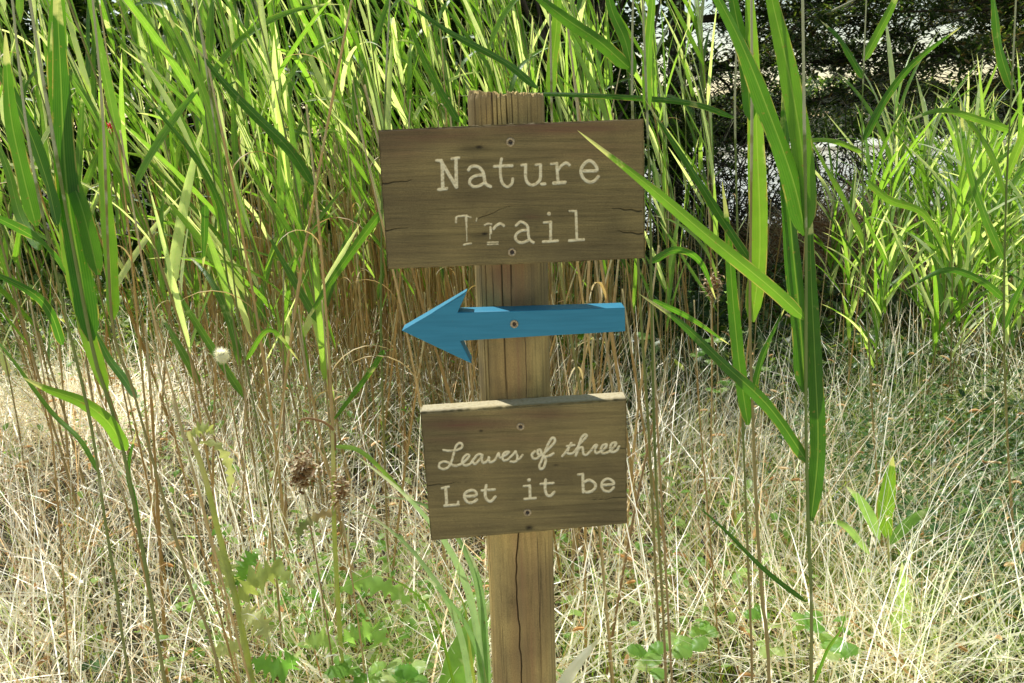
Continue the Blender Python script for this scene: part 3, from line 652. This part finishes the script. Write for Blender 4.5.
# dead stalks: countable upright canes
dead_p = []
for i in range(10):
    h = random.uniform(.9, 1.9); k = 16; zz_ = np.linspace(0, h, k); mb = MB()
    st = np.stack([.03*np.sin(zz_*2+i)+random.uniform(-.12, .06)*zz_, .03*np.cos(zz_*1.7+i), zz_], -1)
    rr = np.full(k, .0042)*(1-.45*zz_/h); rr[::4] *= 1.25
    tubes(mb, st[None], rr[None], 6, np.array([random.random()]))
    if i % 3 == 0:
        b = st[[9, 12]]; Pp, sd = bend(b, np.array([3.0, .4]), np.array([.5, .6]), np.array([2.4, 2.6]), np.array([.2, .16]), 8)
        ribbons(mb, Pp, np.outer([.008, .007], reed_profile(np.linspace(0, 1, 8))), sd, 3, .3, extra=None)
    o = mb.obj('dead_stalk', M['dead']); dead_p.append(o)
dused = set(); n = 0
while n < 290:
    q = random.random()
    if q < .62: y = random.uniform(3.0, 5.2); xr = random.gauss(-.13, .17)
    elif q < .85: y = random.uniform(3.8, 5.4); xr = random.uniform(.42, .7)
    else: y = random.uniform(1.7, 3.2); xr = random.uniform(-.62, .3)
    if abs(xr) > .75: continue
    src = random.choice(dead_p)
    o = src if src.name not in dused else src.copy()
    if src.name in dused: COL.objects.link(o)
    dused.add(src.name)
    x = xr*y; o.location = (x, y, float(gz(x, y))-.01); o.rotation_euler = (random.gauss(0, .06), random.gauss(-.05, .08), random.uniform(0, 6.28))
    s = random.uniform(.8, 1.15) if q < .62 or q >= .85 else random.uniform(.45, .7); o.scale = (s, s, s)
    if q < .62: tag(o, 'tan dead cane standing at the foot of the reed stand', 'dead cane', 'dead canes in the reed stand')
    elif q < .85: tag(o, 'tan dead cane under the low reeds by the pond', 'dead cane', 'dead canes in the right clump')
    else: tag(o, 'tan dead cane rising out of the dry meadow grass', 'dead cane', 'dead canes in the meadow grass')
    n += 1

# the far ranks of the dead canes, too many to tell apart
mbc = MB(); nc = 950; yc = rng.uniform(3.5, 5.4, nc); xc = rng.normal(-.13, .16, nc)*yc; bs = np.stack([xc, yc, gz(xc, yc)], -1)
Pc, sc_ = bend(bs, rng.uniform(0, 6.28, nc), rng.uniform(0, .1, nc), rng.uniform(0, .22, nc), rng.uniform(.7, 1.5, nc), 7)
tubes(mbc, Pc, np.full((nc, 7), .0032)*rng.uniform(.7, 1.2, (nc, 1)), 5); tag(mbc.obj('dead_canes', M['dead']), 'dense tan dead canes filling the foot of the reed stand', 'dead canes', kind='stuff')
# ------------------------------------------------------------------ grass (stuff)
def scatter(n, y0, y1, xr0=-.75, xr1=.75, pw=1.0):
    y0 = max(y0, 1.5); y = y0+(y1-y0)*rng.random(n)**pw; x = rng.uniform(xr0, xr1, n)*(y+.25)
    return x, y
def patch(x, y, m, sd_): return np.clip(m+1.5*(fbm2(x*1.7+30, y*1.7+30, 88)-.47)+rng.normal(0, sd_, len(x)), 0, .97)
def clump(x, y, lo=.40, f=3.2, sd=81):
    v = fbm2(x*f+40, y*f+40, sd); far = (y > 3.4)&(x/y > .09)&((y > 4.0)|(x/y < .45)); cr2 = np.maximum(np.exp(-((x-1.68)/.42)**2-((y-2.75)/.55)**2), .9*np.exp(-((x-1.3)/.22)**2-((y-2.1)/.3)**2)); k = (v+.25*(rng.random(len(x))-.5) > lo)&(~far|(rng.random(len(x)) < .1))&(rng.random(len(x)) > cr2*.95); return x[k], y[k], int(k.sum())
def blades(mb, x, y, L, th0, th1, w, k=5, az=None, rnd=None, z=0):
    n = len(x); az = rng.uniform(0, 2*np.pi, n) if az is None else az
    base = np.stack([x, y, gz(x, y)+z], -1)
    Pp, side = bend(base, az, th0, th1, L, k)
    tt = np.linspace(0, 1, k); rot = rng.uniform(-1, 1, n)[:, None, None]; b = np.cross(tang(Pp), side); side = side*np.cos(rot)+b*np.sin(rot)
    ribbons(mb, Pp, w[:, None]*(1-tt*.85)[None], side, 2, 0, rnd)
    return Pp
def U(a, b, n): return rng.uniform(a, b, n)
# matted straw
mb = MB(); n = 14000; x, y = scatter(n, 1.15, 5.4, pw=1.1); x, y, n = clump(x, y, .46)
blades(mb, x, y, U(.1, .3, n), U(.8, 1.5, n), U(1.3, 2.0, n), U(.0018, .004, n), 5, z=U(0, .06, n), rnd=patch(x, y, .1, .12)*.8)  # lowest layer coloured dark brown to put shade beneath the straw
n = 19000; x, y = scatter(n, 1.15, 5.4, pw=1.1); x, y, n = clump(x, y, .5, 3.6); az0 = 6.28*fbm2(x*.9+9, y*.9+9, 71)*1.6+rng.normal(0, .9, n)
blades(mb, x, y, U(.25, .75, n), (th_ := U(.35, 1.5, n)), th_+U(-.05, .3, n), U(.0018, .0042, n), 5, az=az0, z=U(0, .22, n), rnd=patch(x, y, .52, .32))
n = 5200; x, y = scatter(n, 1.3, 4.6, pw=1.1); x, y, n = clump(x, y, .40, 2.1, 84)
blades(mb, x, y, U(.3, .85, n), (th_ := U(.1, 1.35, n)), th_+U(0, .35, n), U(.0035, .0065, n), 7, z=U(0, .15, n), rnd=patch(x, y, .72, .1)*.9)
n = 2500; y = U(3.3, 4.8, n); x = -U(.46, .75, n)*y; blades(mb, x, y, U(.15, .4, n), U(.6, 1.5, n), U(1.3, 1.8, n), U(.005, .009, n), 5, z=U(.05, .2, n), rnd=U(.5, .9, n))
n = 9000; x, y = scatter(n, 5.2, 9.0); x, y, n = clump(x, y); blades(mb, x, y, U(.15, .45, n), U(.3, 1.4, n), U(1, 2, n), U(.004, .009, n), 4, rnd=rng.random(n)*.8)
tag(mb.obj('dry_grass', M['straw']), 'matted pale straw and dead grass covering the meadow', 'dry grass', kind='stuff')
# standing dry stems with seed heads
mb = MB(); n = 6500; x, y = scatter(n, 1.3, 5.0, pw=1.1); x, y, n = clump(x, y, .4, 2.6)
Pp = blades(mb, x, y, U(.3, .75, n), (th_ := U(0, .6, n)), th_+U(.05, .6, n), U(.0016, .0028, n), 7, rnd=np.clip(rng.normal(.55, .32, n), 0, 1))
tipi = rng.random(n) < .35; B = Pp[tipi][:, -1]; nb = len(B)
for j in range(4):
    off = Pp[tipi][:, -1-(j % 2)]; q, sd = bend(off, rng.uniform(0, 6.28, nb), U(.4, 1.4, nb), U(1.6, 2.9, nb), U(.015, .04, nb), 4)
    ribbons(mb, q, U(.003, .005, nb)[:, None]*np.array([.3, 1, .8, .1]), sd, 2, 0, np.clip(rng.normal(.5, .2, nb), 0, .9))
n = 420; x, y = scatter(n, 1.5, 4.2); base = np.stack([x, y, gz(x, y)+U(.12, .42, n)], -1)
for j in range(3):
    q, sd = bend(base, (np.arange(n)*2.4) % 6.28, 1.1+.5*np.sin(np.arange(n)*1.0), 1.9+.4*np.sin(np.arange(n)*1.7), .03+.03*((np.arange(n)*.37) % 1), 9)
    b_ = np.cross(tang(q), sd); a_ = j*1.05; ribbons(mb, q, np.full(n, .010)[:, None]*np.array([.3, .8, 1.1, .85, 1.1, .8, .9, .5, .1]), sd*math.cos(a_)+b_*math.sin(a_), 2, 0, .12+.3*((np.arange(n)*.61) % 1))
n = 420; x, y = scatter(n, 1.5, 4.4); blades(mb, x, y, U(.12, .4, n), U(.3, 1.5, n), U(.9, 1.9, n), U(.008, .014, n), 7, z=U(.03, .25, n), rnd=np.where(rng.random(n) < .35, U(0, .2, n), U(.5, .85, n)))
tag(mb.obj('seeding_grass', M['straw']), 'thin standing dry grass stems with drooping seed heads', 'dry grass', kind='stuff')
# green grass
mb = MB(); n = 22000; x, y = scatter(n, 1.4, 7.5, pw=.8)
keep = ((fbm2(x*1.1+20, y*1.1+20, 44) > .42)|(y > 4.3))&((x/y < .09)|(y < 3.8)|(rng.random(n) < .35)); x, y = x[keep], y[keep]; n = len(x)
blades(mb, x, y, U(.15, .5, n), U(0, .5, n), U(.6, 1.8, n), U(.003, .007, n), 6)
n = 3600; x = rng.uniform(.38, .75, n); y = U(1.9, 4.4, n); x = x*y
blades(mb, x, y, U(.15, .4, n), U(0, .7, n), U(.8, 2.0, n), U(.003, .006, n), 6)
tag(mb.obj('green_grass', M['green']), 'green grass growing up through the straw', 'grass', kind='stuff')
# fallen dead reeds in a brown heap at the back right
mb = MB(); n = 4200; x = rng.normal(2.9, .75, n); y = rng.normal(6.3, .7, n)
blades(mb, x, y, U(.3, .9, n), U(.4, 1.5, n), U(1.1, 1.7, n), U(.006, .012, n), 5, z=U(.15, .7, n)*np.exp(-((x-2.9)**2+(y-6.5)**2)), rnd=rng.random(n))
tag(mb.obj('fallen_dead_reeds', M['brown']), 'low brown heap of fallen dead reeds before the pond', 'dead reeds', kind='stuff')
mb = MB(); n = 60000; x, y = scatter(n, 3.75, 9.0); kp = (y > 4.3)|(x/y > .06); x, y = x[kp], y[kp]; n = len(x); L = U(.05, .13, n)
base = np.stack([x, y, gz(x, y)+rng.random(n)*(.15+.55*fbm2(x*1.5+9, y*1.5+9, 95))*np.where(x/y < .1, 1.25, .8)], -1)
Pp, sd = bend(base, U(0, 6.28, n), U(.3, 1.6, n), U(.7, 2.2, n), L, 4); lf = x/y < .1; mb_l = MB(); ribbons(mb_l, Pp[lf], L[lf][:, None]*.4*np.array([.2, 1, .8, .08]), sd[lf], 2, 0); Pp, sd, L = Pp[~lf], sd[~lf], L[~lf]; ribbons(mb, Pp, L[:, None]*.4*np.array([.2, 1, .8, .08]), sd, 2, 0)
tag(mb.obj('undergrowth', M['shrub']), 'dark leafy undergrowth right of the signs before the pond', 'undergrowth', kind='stuff')
tag(mb_l.obj('undergrowth', M['green']), 'light green undergrowth at the foot of the reed stand', 'undergrowth', kind='stuff')
# creeping dark leaves bottom right and small weeds
def leafy(mb, n, x, y, zlo, zhi, size, k=4):
    base = np.stack([x, y, gz(x, y)+rng.uniform(zlo, zhi, n)], -1)
    Pp, sd = bend(base, rng.uniform(0, 6.28, n), U(.6, 1.5, n), U(1.3, 2.1, n), size, k)
    ribbons(mb, Pp, size[:, None]*.55*np.array([.15, .95, .85, .1])[:k], sd, 3, .15)
mb = MB(); n = 4200; x = rng.normal(1.7, .3, n); y = rng.normal(2.75, .42, n)
leafy(mb, n, x, y, .05, .38, U(.022, .045, n))
n = 1300; x = rng.normal(1.32, .17, n); y = rng.normal(2.12, .2, n); leafy(mb, n, x, y, .05, .36, U(.02, .04, n))
n = 900; x = rng.normal(1.25, .5, n); y = rng.normal(4.2, .4, n); leafy(mb, n, x, y, .02, .2, U(.02, .04, n))
tag(mb.obj('creeping_plants', M['dark_leaf']), 'dark green creeping leaves massed at lower right', 'ground cover', kind='stuff')
mb = MB()
for cx, cy, s, c in ((-.55, 1.9, .18, 500), (-.2, 1.75, .15, 350), (.1, 2.4, .25, 350), (-1.2, 3.2, .4, 600), (.45, 2.0, .2, 250), (-.9, 4.2, .5, 900), (.6, 5.2, .5, 700), (-2.4, 4.8, .5, 700)):
    x = rng.normal(cx, s, c); y = rng.normal(cy, s, c); leafy(mb, c, x, y, .1, .38 if cy < 4 else .6, U(.02, .045, c))
tag(mb.obj('small_weeds', M['pale_leaf']), 'small pale green weeds scattered in the straw', 'weeds', kind='stuff')

# ------------------------------------------------------------------ individual plants in front
def ovate(t): return np.sin(np.pi*np.clip(t, 0, 1)**.75)**.8*.98+.02
def jag(t): return (.25+.75*np.sin(np.pi*t**.8))*(.28+.72*np.abs(((t*8.5+.12*np.sin(t*31)) % 1)*2-1)**1.3)*(1-t**6)+.01
def plant(name, cat, label, Y, parts):
    """parts: (name, kind, pts, width px, material, dY)"""
    allp = [p for q in parts for p in q[2]]; bx, by = max(allp, key=lambda p: p[1]); b = P(bx, by, Y); b[2] = float(gz(b[0], Y))
    root = empty(name, b, label, cat)
    for nm, kind, pts, w, m_, dy in parts:
        n_ = len(pts); p3 = [P(x, y, Y+dy*i/(n_-1)) for i, (x, y) in enumerate(pts)]; wm = w*Y/FPX*(1.6 if kind == 'jag' else 1)
        if kind == 'tube':
            low = p3[0] if p3[0][2] < p3[-1][2] else p3[-1]
            q = resample(p3, 24)-b; mbx = MB(); tubes(mbx, q[None], (wm/2*np.linspace(1, .7, 24))[None], 7); mbx.obj(nm, M[m_], root)
        else:
            pr = {'ovate': ovate, 'jag': jag, 'strap': reed_profile}[kind]
            leaf_pts(p3, wm, (random.uniform(-.4, .4), -1, .5), random.random(), b, prof=pr, fold=.1, twist=random.uniform(-.3, .3), wave=.06 if kind != 'jag' else .18, k=70 if kind == 'jag' else 22).obj(nm, M[m_], root)
    return root
def down(px, py, Y, px2=None):
    g = P(px, py, Y); 
    # pixel-free: continue straight to the soil
    return g
plant('thistle', 'thistle', 'pale yellowish thistle stalk with ragged leaves at lower left', 1.42, [
    ('stalk', 'tube', [(262,760),(252,683),(236,600),(218,530),(203,470),(188,432)], 8, 'thistle', 0),
    ('leaf', 'jag', [(236,600),(258,578),(280,572),(296,590)], 26, 'thistle', -.05), ('leaf', 'jag', [(232,590),(222,562),(214,545)], 22, 'thistle', 0),
    ('leaf', 'jag', [(240,610),(262,625),(270,645)], 24, 'thistle', -.06), ('leaf', 'jag', [(246,640),(225,650),(205,648)], 18, 'thistle', .03), ('leaf', 'jag', [(236,585),(250,560),(262,552)], 22, 'pale_leaf', .05),
    ('leaf', 'jag', [(200,442),(218,446),(230,470),(228,502)], 9, 'thistle', 0), ('leaf', 'jag', [(190,434),(205,428),(216,436)], 13, 'thistle', 0),
    ('leaf', 'jag', [(252,660),(280,668),(302,650)], 24, 'pale_leaf', -.05)])
plant('sow_thistle', 'weed', 'thick green upright stalk with withered brown flower head left of lower board', 1.4, [
    ('stalk', 'tube', [(348,760),(343,683),(338,600),(334,520),(333,430)], 6.5, 'thistle', 0), ('stalk', 'tube', [(335,450),(333,430),(318,420),(300,421),(298,445)], 3, 'brown', 0),
    ('leaf', 'jag', [(338,512),(318,516),(300,530),(298,550)], 10, 'stalk', -.02), ('leaf', 'strap', [(334,446),(358,450),(382,470),(420,510)], 6, 'reed', -.05),
    ('leaf', 'jag', [(340,590),(362,582),(392,590),(420,612)], 20, 'pale_leaf', -.06), ('leaf', 'jag', [(342,640),(370,632),(395,650)], 22, 'pale_leaf', -.03), ('leaf', 'jag', [(342,650),(322,640),(300,645)], 22, 'pale_leaf', .02)])
# withered flower heads: many curled bracts and down
def head(name, label, cat, px, py, Y, rad, n, m_, down_, stemto):
    c = P(px, py, Y); b = np.array([c[0]+stemto, Y, float(gz(c[0], Y))]); root = empty(name, b, label, cat)
    mbx = MB(); d = norm(rng.normal(size=(n, 3))); az = np.arctan2(d[:, 1], d[:, 0]); th = np.arccos(d[:, 2])
    if m_ == 'brown':
        o_ = rng.normal(size=(n, 3))*np.array([.35, .35, .6])*rad+np.array([.15, 0, -.35])*rad
        Pp, sd = bend((c-b)[None]+o_, az, U(.6, 2.4, n), U(1.6, 3.0, n), U(.25, .75, n)*rad, 5)
        rn = np.where(rng.random(n) < .3, .97, rng.random(n)*.8)
    else:
        Pp, sd = bend(np.repeat((c-b)[None], n, 0)+d*rad*.15, az, th, th+U(.1, 1.2, n), U(.5, 1, n)*rad, 5); rn = None
    ribbons(mbx, Pp, np.full(n, .005 if not down_ else .0013)[:, None]*np.array([.6, 1, 1, .8, .3]), sd, 2, 0, rn)
    mbx.obj('flower_head', M[m_], root)
    mbx = MB(); q = resample([b-b, (c-b)*.5+np.array([.01, 0, 0]), c-b], 14); tubes(mbx, q[None], np.full((1, 14), .0016), 6); mbx.obj('stalk', M['dead'], root)
    return root
head('seed_head', 'white fluffy seed puff on a thin stem near the left reeds', 'seed head', 222, 355, 2.0, .024, 900, 'puff', True, .02)
head('seed_head', 'brown withered flower head with fluff left of the lower board', 'seed head', 300, 466, 1.4, .029, 380, 'brown', False, .02)
head('seed_head', 'small reddish shrivelled flower head drooping from the thick stalk', 'seed head', 338, 485, 1.38, .028, 120, 'brown', False, .01)
head('seed_head', 'dried brown seed head right of the upper board behind the reeds', 'seed head', 711, 282, 2.2, .03, 200, 'brown', False, .01)
plant('grass_tuft', 'grass tuft', 'arching grey green grass tuft at the left foot of the post', 1.3, [
    ('leaf', 'strap', [(485,790),(478,640),(455,560),(410,500),(352,452)], 12, 'tuft', -.06), ('leaf', 'strap', [(490,790),(486,650),(478,575),(455,530)], 13, 'tuft', .02),
    ('leaf', 'strap', [(480,790),(462,640),(420,560),(370,516),(345,515)], 10, 'tuft', .05), ('leaf', 'strap', [(492,790),(480,660),(440,590),(395,560)], 9, 'tuft', -.04),
    ('leaf', 'strap', [(486,790),(482,620),(462,545),(425,505),(368,495)], 10, 'tuft', .03), ('leaf', 'strap', [(475,790),(455,690),(430,610),(380,575),(340,590)], 5, 'green', -.1), ('leaf', 'strap', [(488,790),(470,650),(462,600),(430,560)], 5, 'green', .08)])
plant('broad_leaved_weed', 'weed', 'pale lobed leaf and white edged blade either side of the post foot', 1.4, [
    ('leaf', 'ovate', [(446,770),(450,700),(466,640),(494,600)], 42, 'pale_leaf', 0), ('leaf', 'ovate', [(546,716),(562,686),(580,660),(601,637)], 14, 'puff', 0)])
plant('dock', 'dock', 'upright broad leaves of dock in the meadow right of the signs', 1.75, [
    ('leaf', 'ovate', [(889,540),(886,515),(889,488),(893,456)], 20, 'hero', 0), ('leaf', 'ovate', [(888,545),(902,530),(915,518),(934,506)], 12, 'pale_leaf', 0),
    ('leaf', 'ovate', [(880,540),(872,520),(860,500),(846,486)], 12, 'pale_leaf', 0), ('leaf', 'ovate', [(896,650),(904,615),(904,590),(902,562)], 28, 'pale_leaf', 0), ('leaf', 'ovate', [(870,555),(850,530),(836,522),(822,524)], 8, 'pale_leaf', 0),
    ('stalk', 'tube', [(892,720),(890,620),(888,535)], 3, 'thistle', 0)])
def bram(px, py, Y, label, n, sp, mt):
    root = empty('bramble', P(px, py, Y)*np.array([1, 1, 0])+np.array([0, 0, float(gz(P(px, py, Y)[0], Y))]), label, 'bramble'); b = np.array(root.location)
    c = P(px, py, Y)
    for i in range(n):
        o = c+np.array([random.uniform(-1, 1)*sp*1.7, random.uniform(-1, 1)*sp, random.uniform(-.8, .4)*sp])
        mbx = MB(); q = resample([np.array([0, 0, 0.]), (o-b)*.6+np.array([.01, .01, 0]), o-b], 10); tubes(mbx, q[None], np.full((1, 10), .0011), 5); mbx.obj('stalk', M['stalk'], root)
        a0 = random.uniform(0, 6.28)
        for j in range(3):
            a_ = a0+(j-1)*1.5; L = random.uniform(.034, .056)*(1.2 if j == 1 else 1)
            d = np.array([math.cos(a_), math.sin(a_), random.uniform(-.1, .3)]); p3 = [o, o+d*L*.5+np.array([0, 0, .006]), o+d*L]
            leaf_pts(p3, L*.75, (random.uniform(-.2, .2), -.35, 1), random.random(), b, prof=lambda t: ovate(t)*(.86+.14*np.sin(t*50)), fold=.12, k=24).obj('leaf', M[mt], root)
bram(825, 640, 1.5, 'pale three leaved bramble shoot at the foot of the tallest right reed', 3, .07, 'pale_leaf')
bram(628, 660, 1.42, 'bright three leaved bramble shoot right of the post foot', 4, .08, 'pale_leaf')
bram(735, 628, 1.6, 'small green bramble shoot between the two right reeds', 3, .06, 'pale_leaf')
bram(395, 655, 1.38, 'green bramble leaves at the bottom left of the post', 4, .07, 'pale_leaf')
bram(95, 668, 1.75, 'low bramble shoot in straw at bottom left', 2, .05, 'dark_leaf')
bram(700, 350, 3.4, 'leafy bramble in light behind the right end of the arrow', 8, .2, 'pale_leaf')
bram(985, 560, 2.2, 'dark glossy bramble in the shade at the right edge', 9, .16, 'dark_leaf')

# ------------------------------------------------------------------ shrubs and trees
def crown_leaves(mb, cen, rad, n, size, clumps, flat=.7, th=(.3, 1.9), narrow=.5):
    cc = cen+norm(rng.normal(size=(clumps, 3)))*(rng.random((clumps, 1))**.4)*rad
    ci = rng.integers(0, clumps, n); cs = rng.uniform(.12, .3, clumps)[ci]*max(rad)
    p = cc[ci]+rng.normal(size=(n, 3))*cs[:, None]*np.array([.6, .6, .6*flat]); p = p[p[:, 2] > -.2]; n = len(p)
    L = U(.6, 1.3, n)*size; Pp, sd = bend(p, U(0, 6.28, n), U(*th, n), U(th[0]+.2, th[1]+.6, n), L, 4)
    ribbons(mb, Pp, L[:, None]*narrow*np.array([.2, 1, .8, .08]), sd, 2, 0, np.clip(rng.random(len(cs))[:1]+0*L+rng.normal(.0, .3, n), 0, 1) % 1)
    return cc
def branches(mb, start, targets, r0, k=10, sag=.0):
    n = len(targets); s = np.asarray(start); s = np.repeat(s[None], n, 0) if s.ndim == 1 else s
    t = np.linspace(0, 1, k)[None, :, None]; P_ = s[:, None]*(1-t)+targets[:, None]*t
    P_ = P_+(np.sin(t*np.pi)*rng.normal(0, .1, (n, 1, 3)))*np.linalg.norm(targets-s, axis=1)[:, None, None]+rng.normal(0, .012, P_.shape)*(t > 0)
    P_[..., 2] -= sag*np.sin(t[..., 0]*np.pi)
    tubes(mb, P_, r0*(1-.8*np.linspace(0, 1, k))[None]*np.ones((n, 1)), 6); return P_
def tree(name, label, cat, x, y, h, rad, n, size, mt, group=None, trunk=.06, narrow=.5, clumps=40, cz=None):
    z = float(gz(x, y)); root = empty(name, (x, y, z), label, cat, group)
    mb = MB(); cen = np.array([0, 0, h*.6 if cz is None else cz]); cc = crown_leaves(mb, cen, np.array(rad), n, size, clumps, narrow=narrow)
    mb.obj('crown', M[mt], root)
    mb = MB(); tp = np.array([[0, 0, -.1], [.05*h*random.uniform(-1, 1), 0, h*.3], [.05*h*random.uniform(-1, 1), .03, h*.8]]); q = resample(tp, 14)
    tubes(mb, q[None], (trunk*(1-.75*np.linspace(0, 1, 14)))[None], 9)
    branches(mb, q[rng.integers(2, 11, len(cc))], cc, trunk*.28)
    mb.obj('trunk', M['bark'], root); return root
for x, y, h, r_, lab in ((-4.6, 7.0, 3.6, 1.3, 'dense dark shrub at the far left behind the reeds'), (-2.8, 7.8, 3.8, 1.3, 'broad dark shrub second from the left behind the reeds'), (-1.0, 7.6, 3.2, 1.2, 'dark shrub behind the reeds left of the upper board'), (.6, 8.2, 3.4, 1.2, 'dark shrub straight behind the signs')):
    tree('shrub', lab, 'shrub', x, y, h, (r_, r_*.8, h*.5), 16000, .11, 'shrub', clumps=90, cz=h*.5, trunk=.05)
tree('tree', 'added leafy tree hidden behind the signs, shading the ground at middle right', 'tree', .35, 7.4, 5.6, (1.6, 1.2, 1.3), 16000, .12, 'shrub', trunk=.08, clumps=70, cz=3.9)  # extra tree out of sight, added to cast shade on the right
tree('tree', 'tall leafy tree rising at the top left beyond the shrubs', 'tree', -6.5, 11, 7, (2.6, 2, 3), 16000, .2, 'shrub', trunk=.14, clumps=60)
tree('tree', 'tall leafy tree beyond the shrubs behind the signs', 'tree', -1.5, 12.5, 7, (2.8, 2, 3), 16000, .2, 'shrub', trunk=.14, clumps=60)
# overhanging evergreen at the top right
def evergreen(x, y, label, h, boughs, zr, azr, Lr):
    root = empty('evergreen_tree', (x, y, float(gz(x, y))), label, 'tree'); mb = MB()
    q = resample([np.array([0, 0, -.2]), np.array([.1, 0, h*.5]), np.array([0, .1, h])], 16)
    tubes(mb, q[None], (.16*(1-.7*np.linspace(0, 1, 16)))[None], 10); mb.obj('trunk', M['bark'], root)
    for i in range(boughs):
        zb = random.uniform(*zr)*h; az = random.uniform(*azr); L = random.uniform(*Lr)
        s = np.array([0, 0, zb]); e = s+np.array([math.cos(az)*L, math.sin(az)*L, random.uniform(-.6, .1)])
        mb = MB(); c = branches(mb, s, e[None], .035, 14, -.15)[0]
        tw = c[rng.integers(4, 14, 46)]; te = tw+rng.normal(0, 1, (46, 3))*np.array([.35, .35, .14])+np.array([0, 0, -.06]); tp = branches(mb, tw, te, .007, 6, 0)
        b = mb.obj('bough', M['bark'], root)
        mb = MB(); n = 1900; src = tp.reshape(-1, 3)[rng.integers(0, 46*6, n)]+rng.normal(0, .04, (n, 3))
        Pp, sd = bend(src, U(0, 6.28, n), U(.6, 2.2, n), U(.8, 2.6, n), U(.05, .12, n), 4)
        ribbons(mb, Pp, np.full(n, .03)[:, None]*np.array([.5, 1, .8, .2]), sd, 2, 0, np.clip(rng.normal(random.uniform(.2, .8), .25, n), 0, 1)); mb.obj('foliage', M['conifer'], b)
evergreen(6.9, 9.3, 'dark evergreen tree overhanging the pond from the right', 5.2, 32, (.34, .8), (math.pi*.8, math.pi*1.25), (1.5, 5.0))
evergreen(1.9, 9.6, 'dark evergreen tree beyond the near reeds right of the signs', 5.0, 14, (.36, .8), (-math.pi*.3, math.pi*.2), (1.0, 3.6))
mb = MB(); n = 30000; x = rng.uniform(-5, 50, n); y = rng.uniform(43, 48, n); zt_ = 1.6+2.6*fbm2(x*.35+60, y*.2, 66); base = np.stack([x, y, rng.random(n)*zt_], -1)
Pp, sd = bend(base, U(0, 6.28, n), U(.3, 2, n), U(.6, 2.4, n), U(.25, .6, n), 4); ribbons(mb, Pp, np.full(n, .2)[:, None]*np.array([.3, 1, .8, .1]), sd, 2, 0)
tag(mb.obj('far_thicket', M['shrub']), 'green thicket along the far bank of the pond', 'thicket', kind='stuff')
# bare twiggy shrubs in front of the water
for i, (x, y, lab) in enumerate(((1.5, 8.1, 'bare twiggy shrub against the water just right of the upper board'), (2.3, 7.9, 'bare twiggy shrub low before the water behind the tallest near reed'), (2.2, 8.6, 'bare twiggy shrub against the water beside the tallest near reed'), (3.2, 8.5, 'bare black twiggy shrub against the bright water, second from the left'), (4.2, 8.8, 'bare black twiggy shrub against the bright water under the evergreen'), (5.6, 8.7, 'bare twiggy shrub at the right edge against the water'))):
    root = empty('bare_shrub', (x, y, float(gz(x, y))), lab, 'shrub'); mb = MB()
    s = np.zeros(3); e1 = rng.normal(0, 1, (26, 3))*np.array([.65, .3, .3])+np.array([0, 0, .95]); a1 = branches(mb, s, e1, .012, 10)
    s2 = a1.reshape(-1, 3)[rng.integers(0, 260, 260)]; e2 = s2+rng.normal(0, .28, (260, 3))+np.array([0, 0, .08]); a2 = branches(mb, s2, e2, .007, 6)
    mb.obj('branches', M['bark'], root)
    mb = MB(); n = 2000; src = a2.reshape(-1, 3)[rng.integers(0, 1560, n)]; Pp, sd = bend(src, U(0, 6.28, n), U(.3, 2, n), U(.8, 2.6, n), U(.04, .09, n), 4)
    ribbons(mb, Pp, np.full(n, .022)[:, None]*np.array([.3, 1, .8, .1]), sd, 2, 0); mb.obj('foliage', M['shrub'], root)
# red flower far left
head('red_flower', 'small red flower cluster among the reeds at upper left', 'flower', 110, 130, 3.2, .05, 40, 'red', False, .0)

# ------------------------------------------------------------------ light
EL, AZ = R(59), R(-36)      # sun beyond the reeds, a little to the left
sv = Vector((math.sin(AZ)*math.cos(EL), math.cos(AZ)*math.cos(EL), math.sin(EL)))
ld = bpy.data.lights.new('sun', 'SUN'); ld.energy = 5.0; ld.angle = R(.5); ld.color = (1, .985, .93)
lo = bpy.data.objects.new('sun', ld); COL.objects.link(lo); lo.rotation_euler = sv.to_track_quat('Z', 'Y').to_euler()
w = bpy.data.worlds.new('World'); scene.world = w; w.use_nodes = True; nt = w.node_tree; nt.nodes.clear()
sk = nt.nodes.new('ShaderNodeTexSky'); sk.sky_type = 'NISHITA'; sk.sun_disc = False; sk.sun_elevation = EL; sk.sun_rotation = AZ; sk.dust_density = .4; sk.air_density = 1.0
bg = nt.nodes.new('ShaderNodeBackground'); bg.inputs[1].default_value = .15; ow = nt.nodes.new('ShaderNodeOutputWorld')
wb = nt.nodes.new('ShaderNodeMix'); wb.data_type = 'RGBA'; wb.blend_type = 'MULTIPLY'; wb.inputs[0].default_value = 1; wb.inputs[7].default_value = (1.3, 1.1, .85, 1); nt.links.new(sk.outputs[0], wb.inputs[6]); nt.links.new(wb.outputs[2], bg.inputs[0]); nt.links.new(bg.outputs[0], ow.inputs[0])
scene.view_settings.view_transform = 'Standard'; scene.view_settings.look = 'None'; scene.view_settings.exposure = 0
scene.cycles.max_bounces = 8; scene.cycles.transmission_bounces = 6; scene.cycles.diffuse_bounces = 2
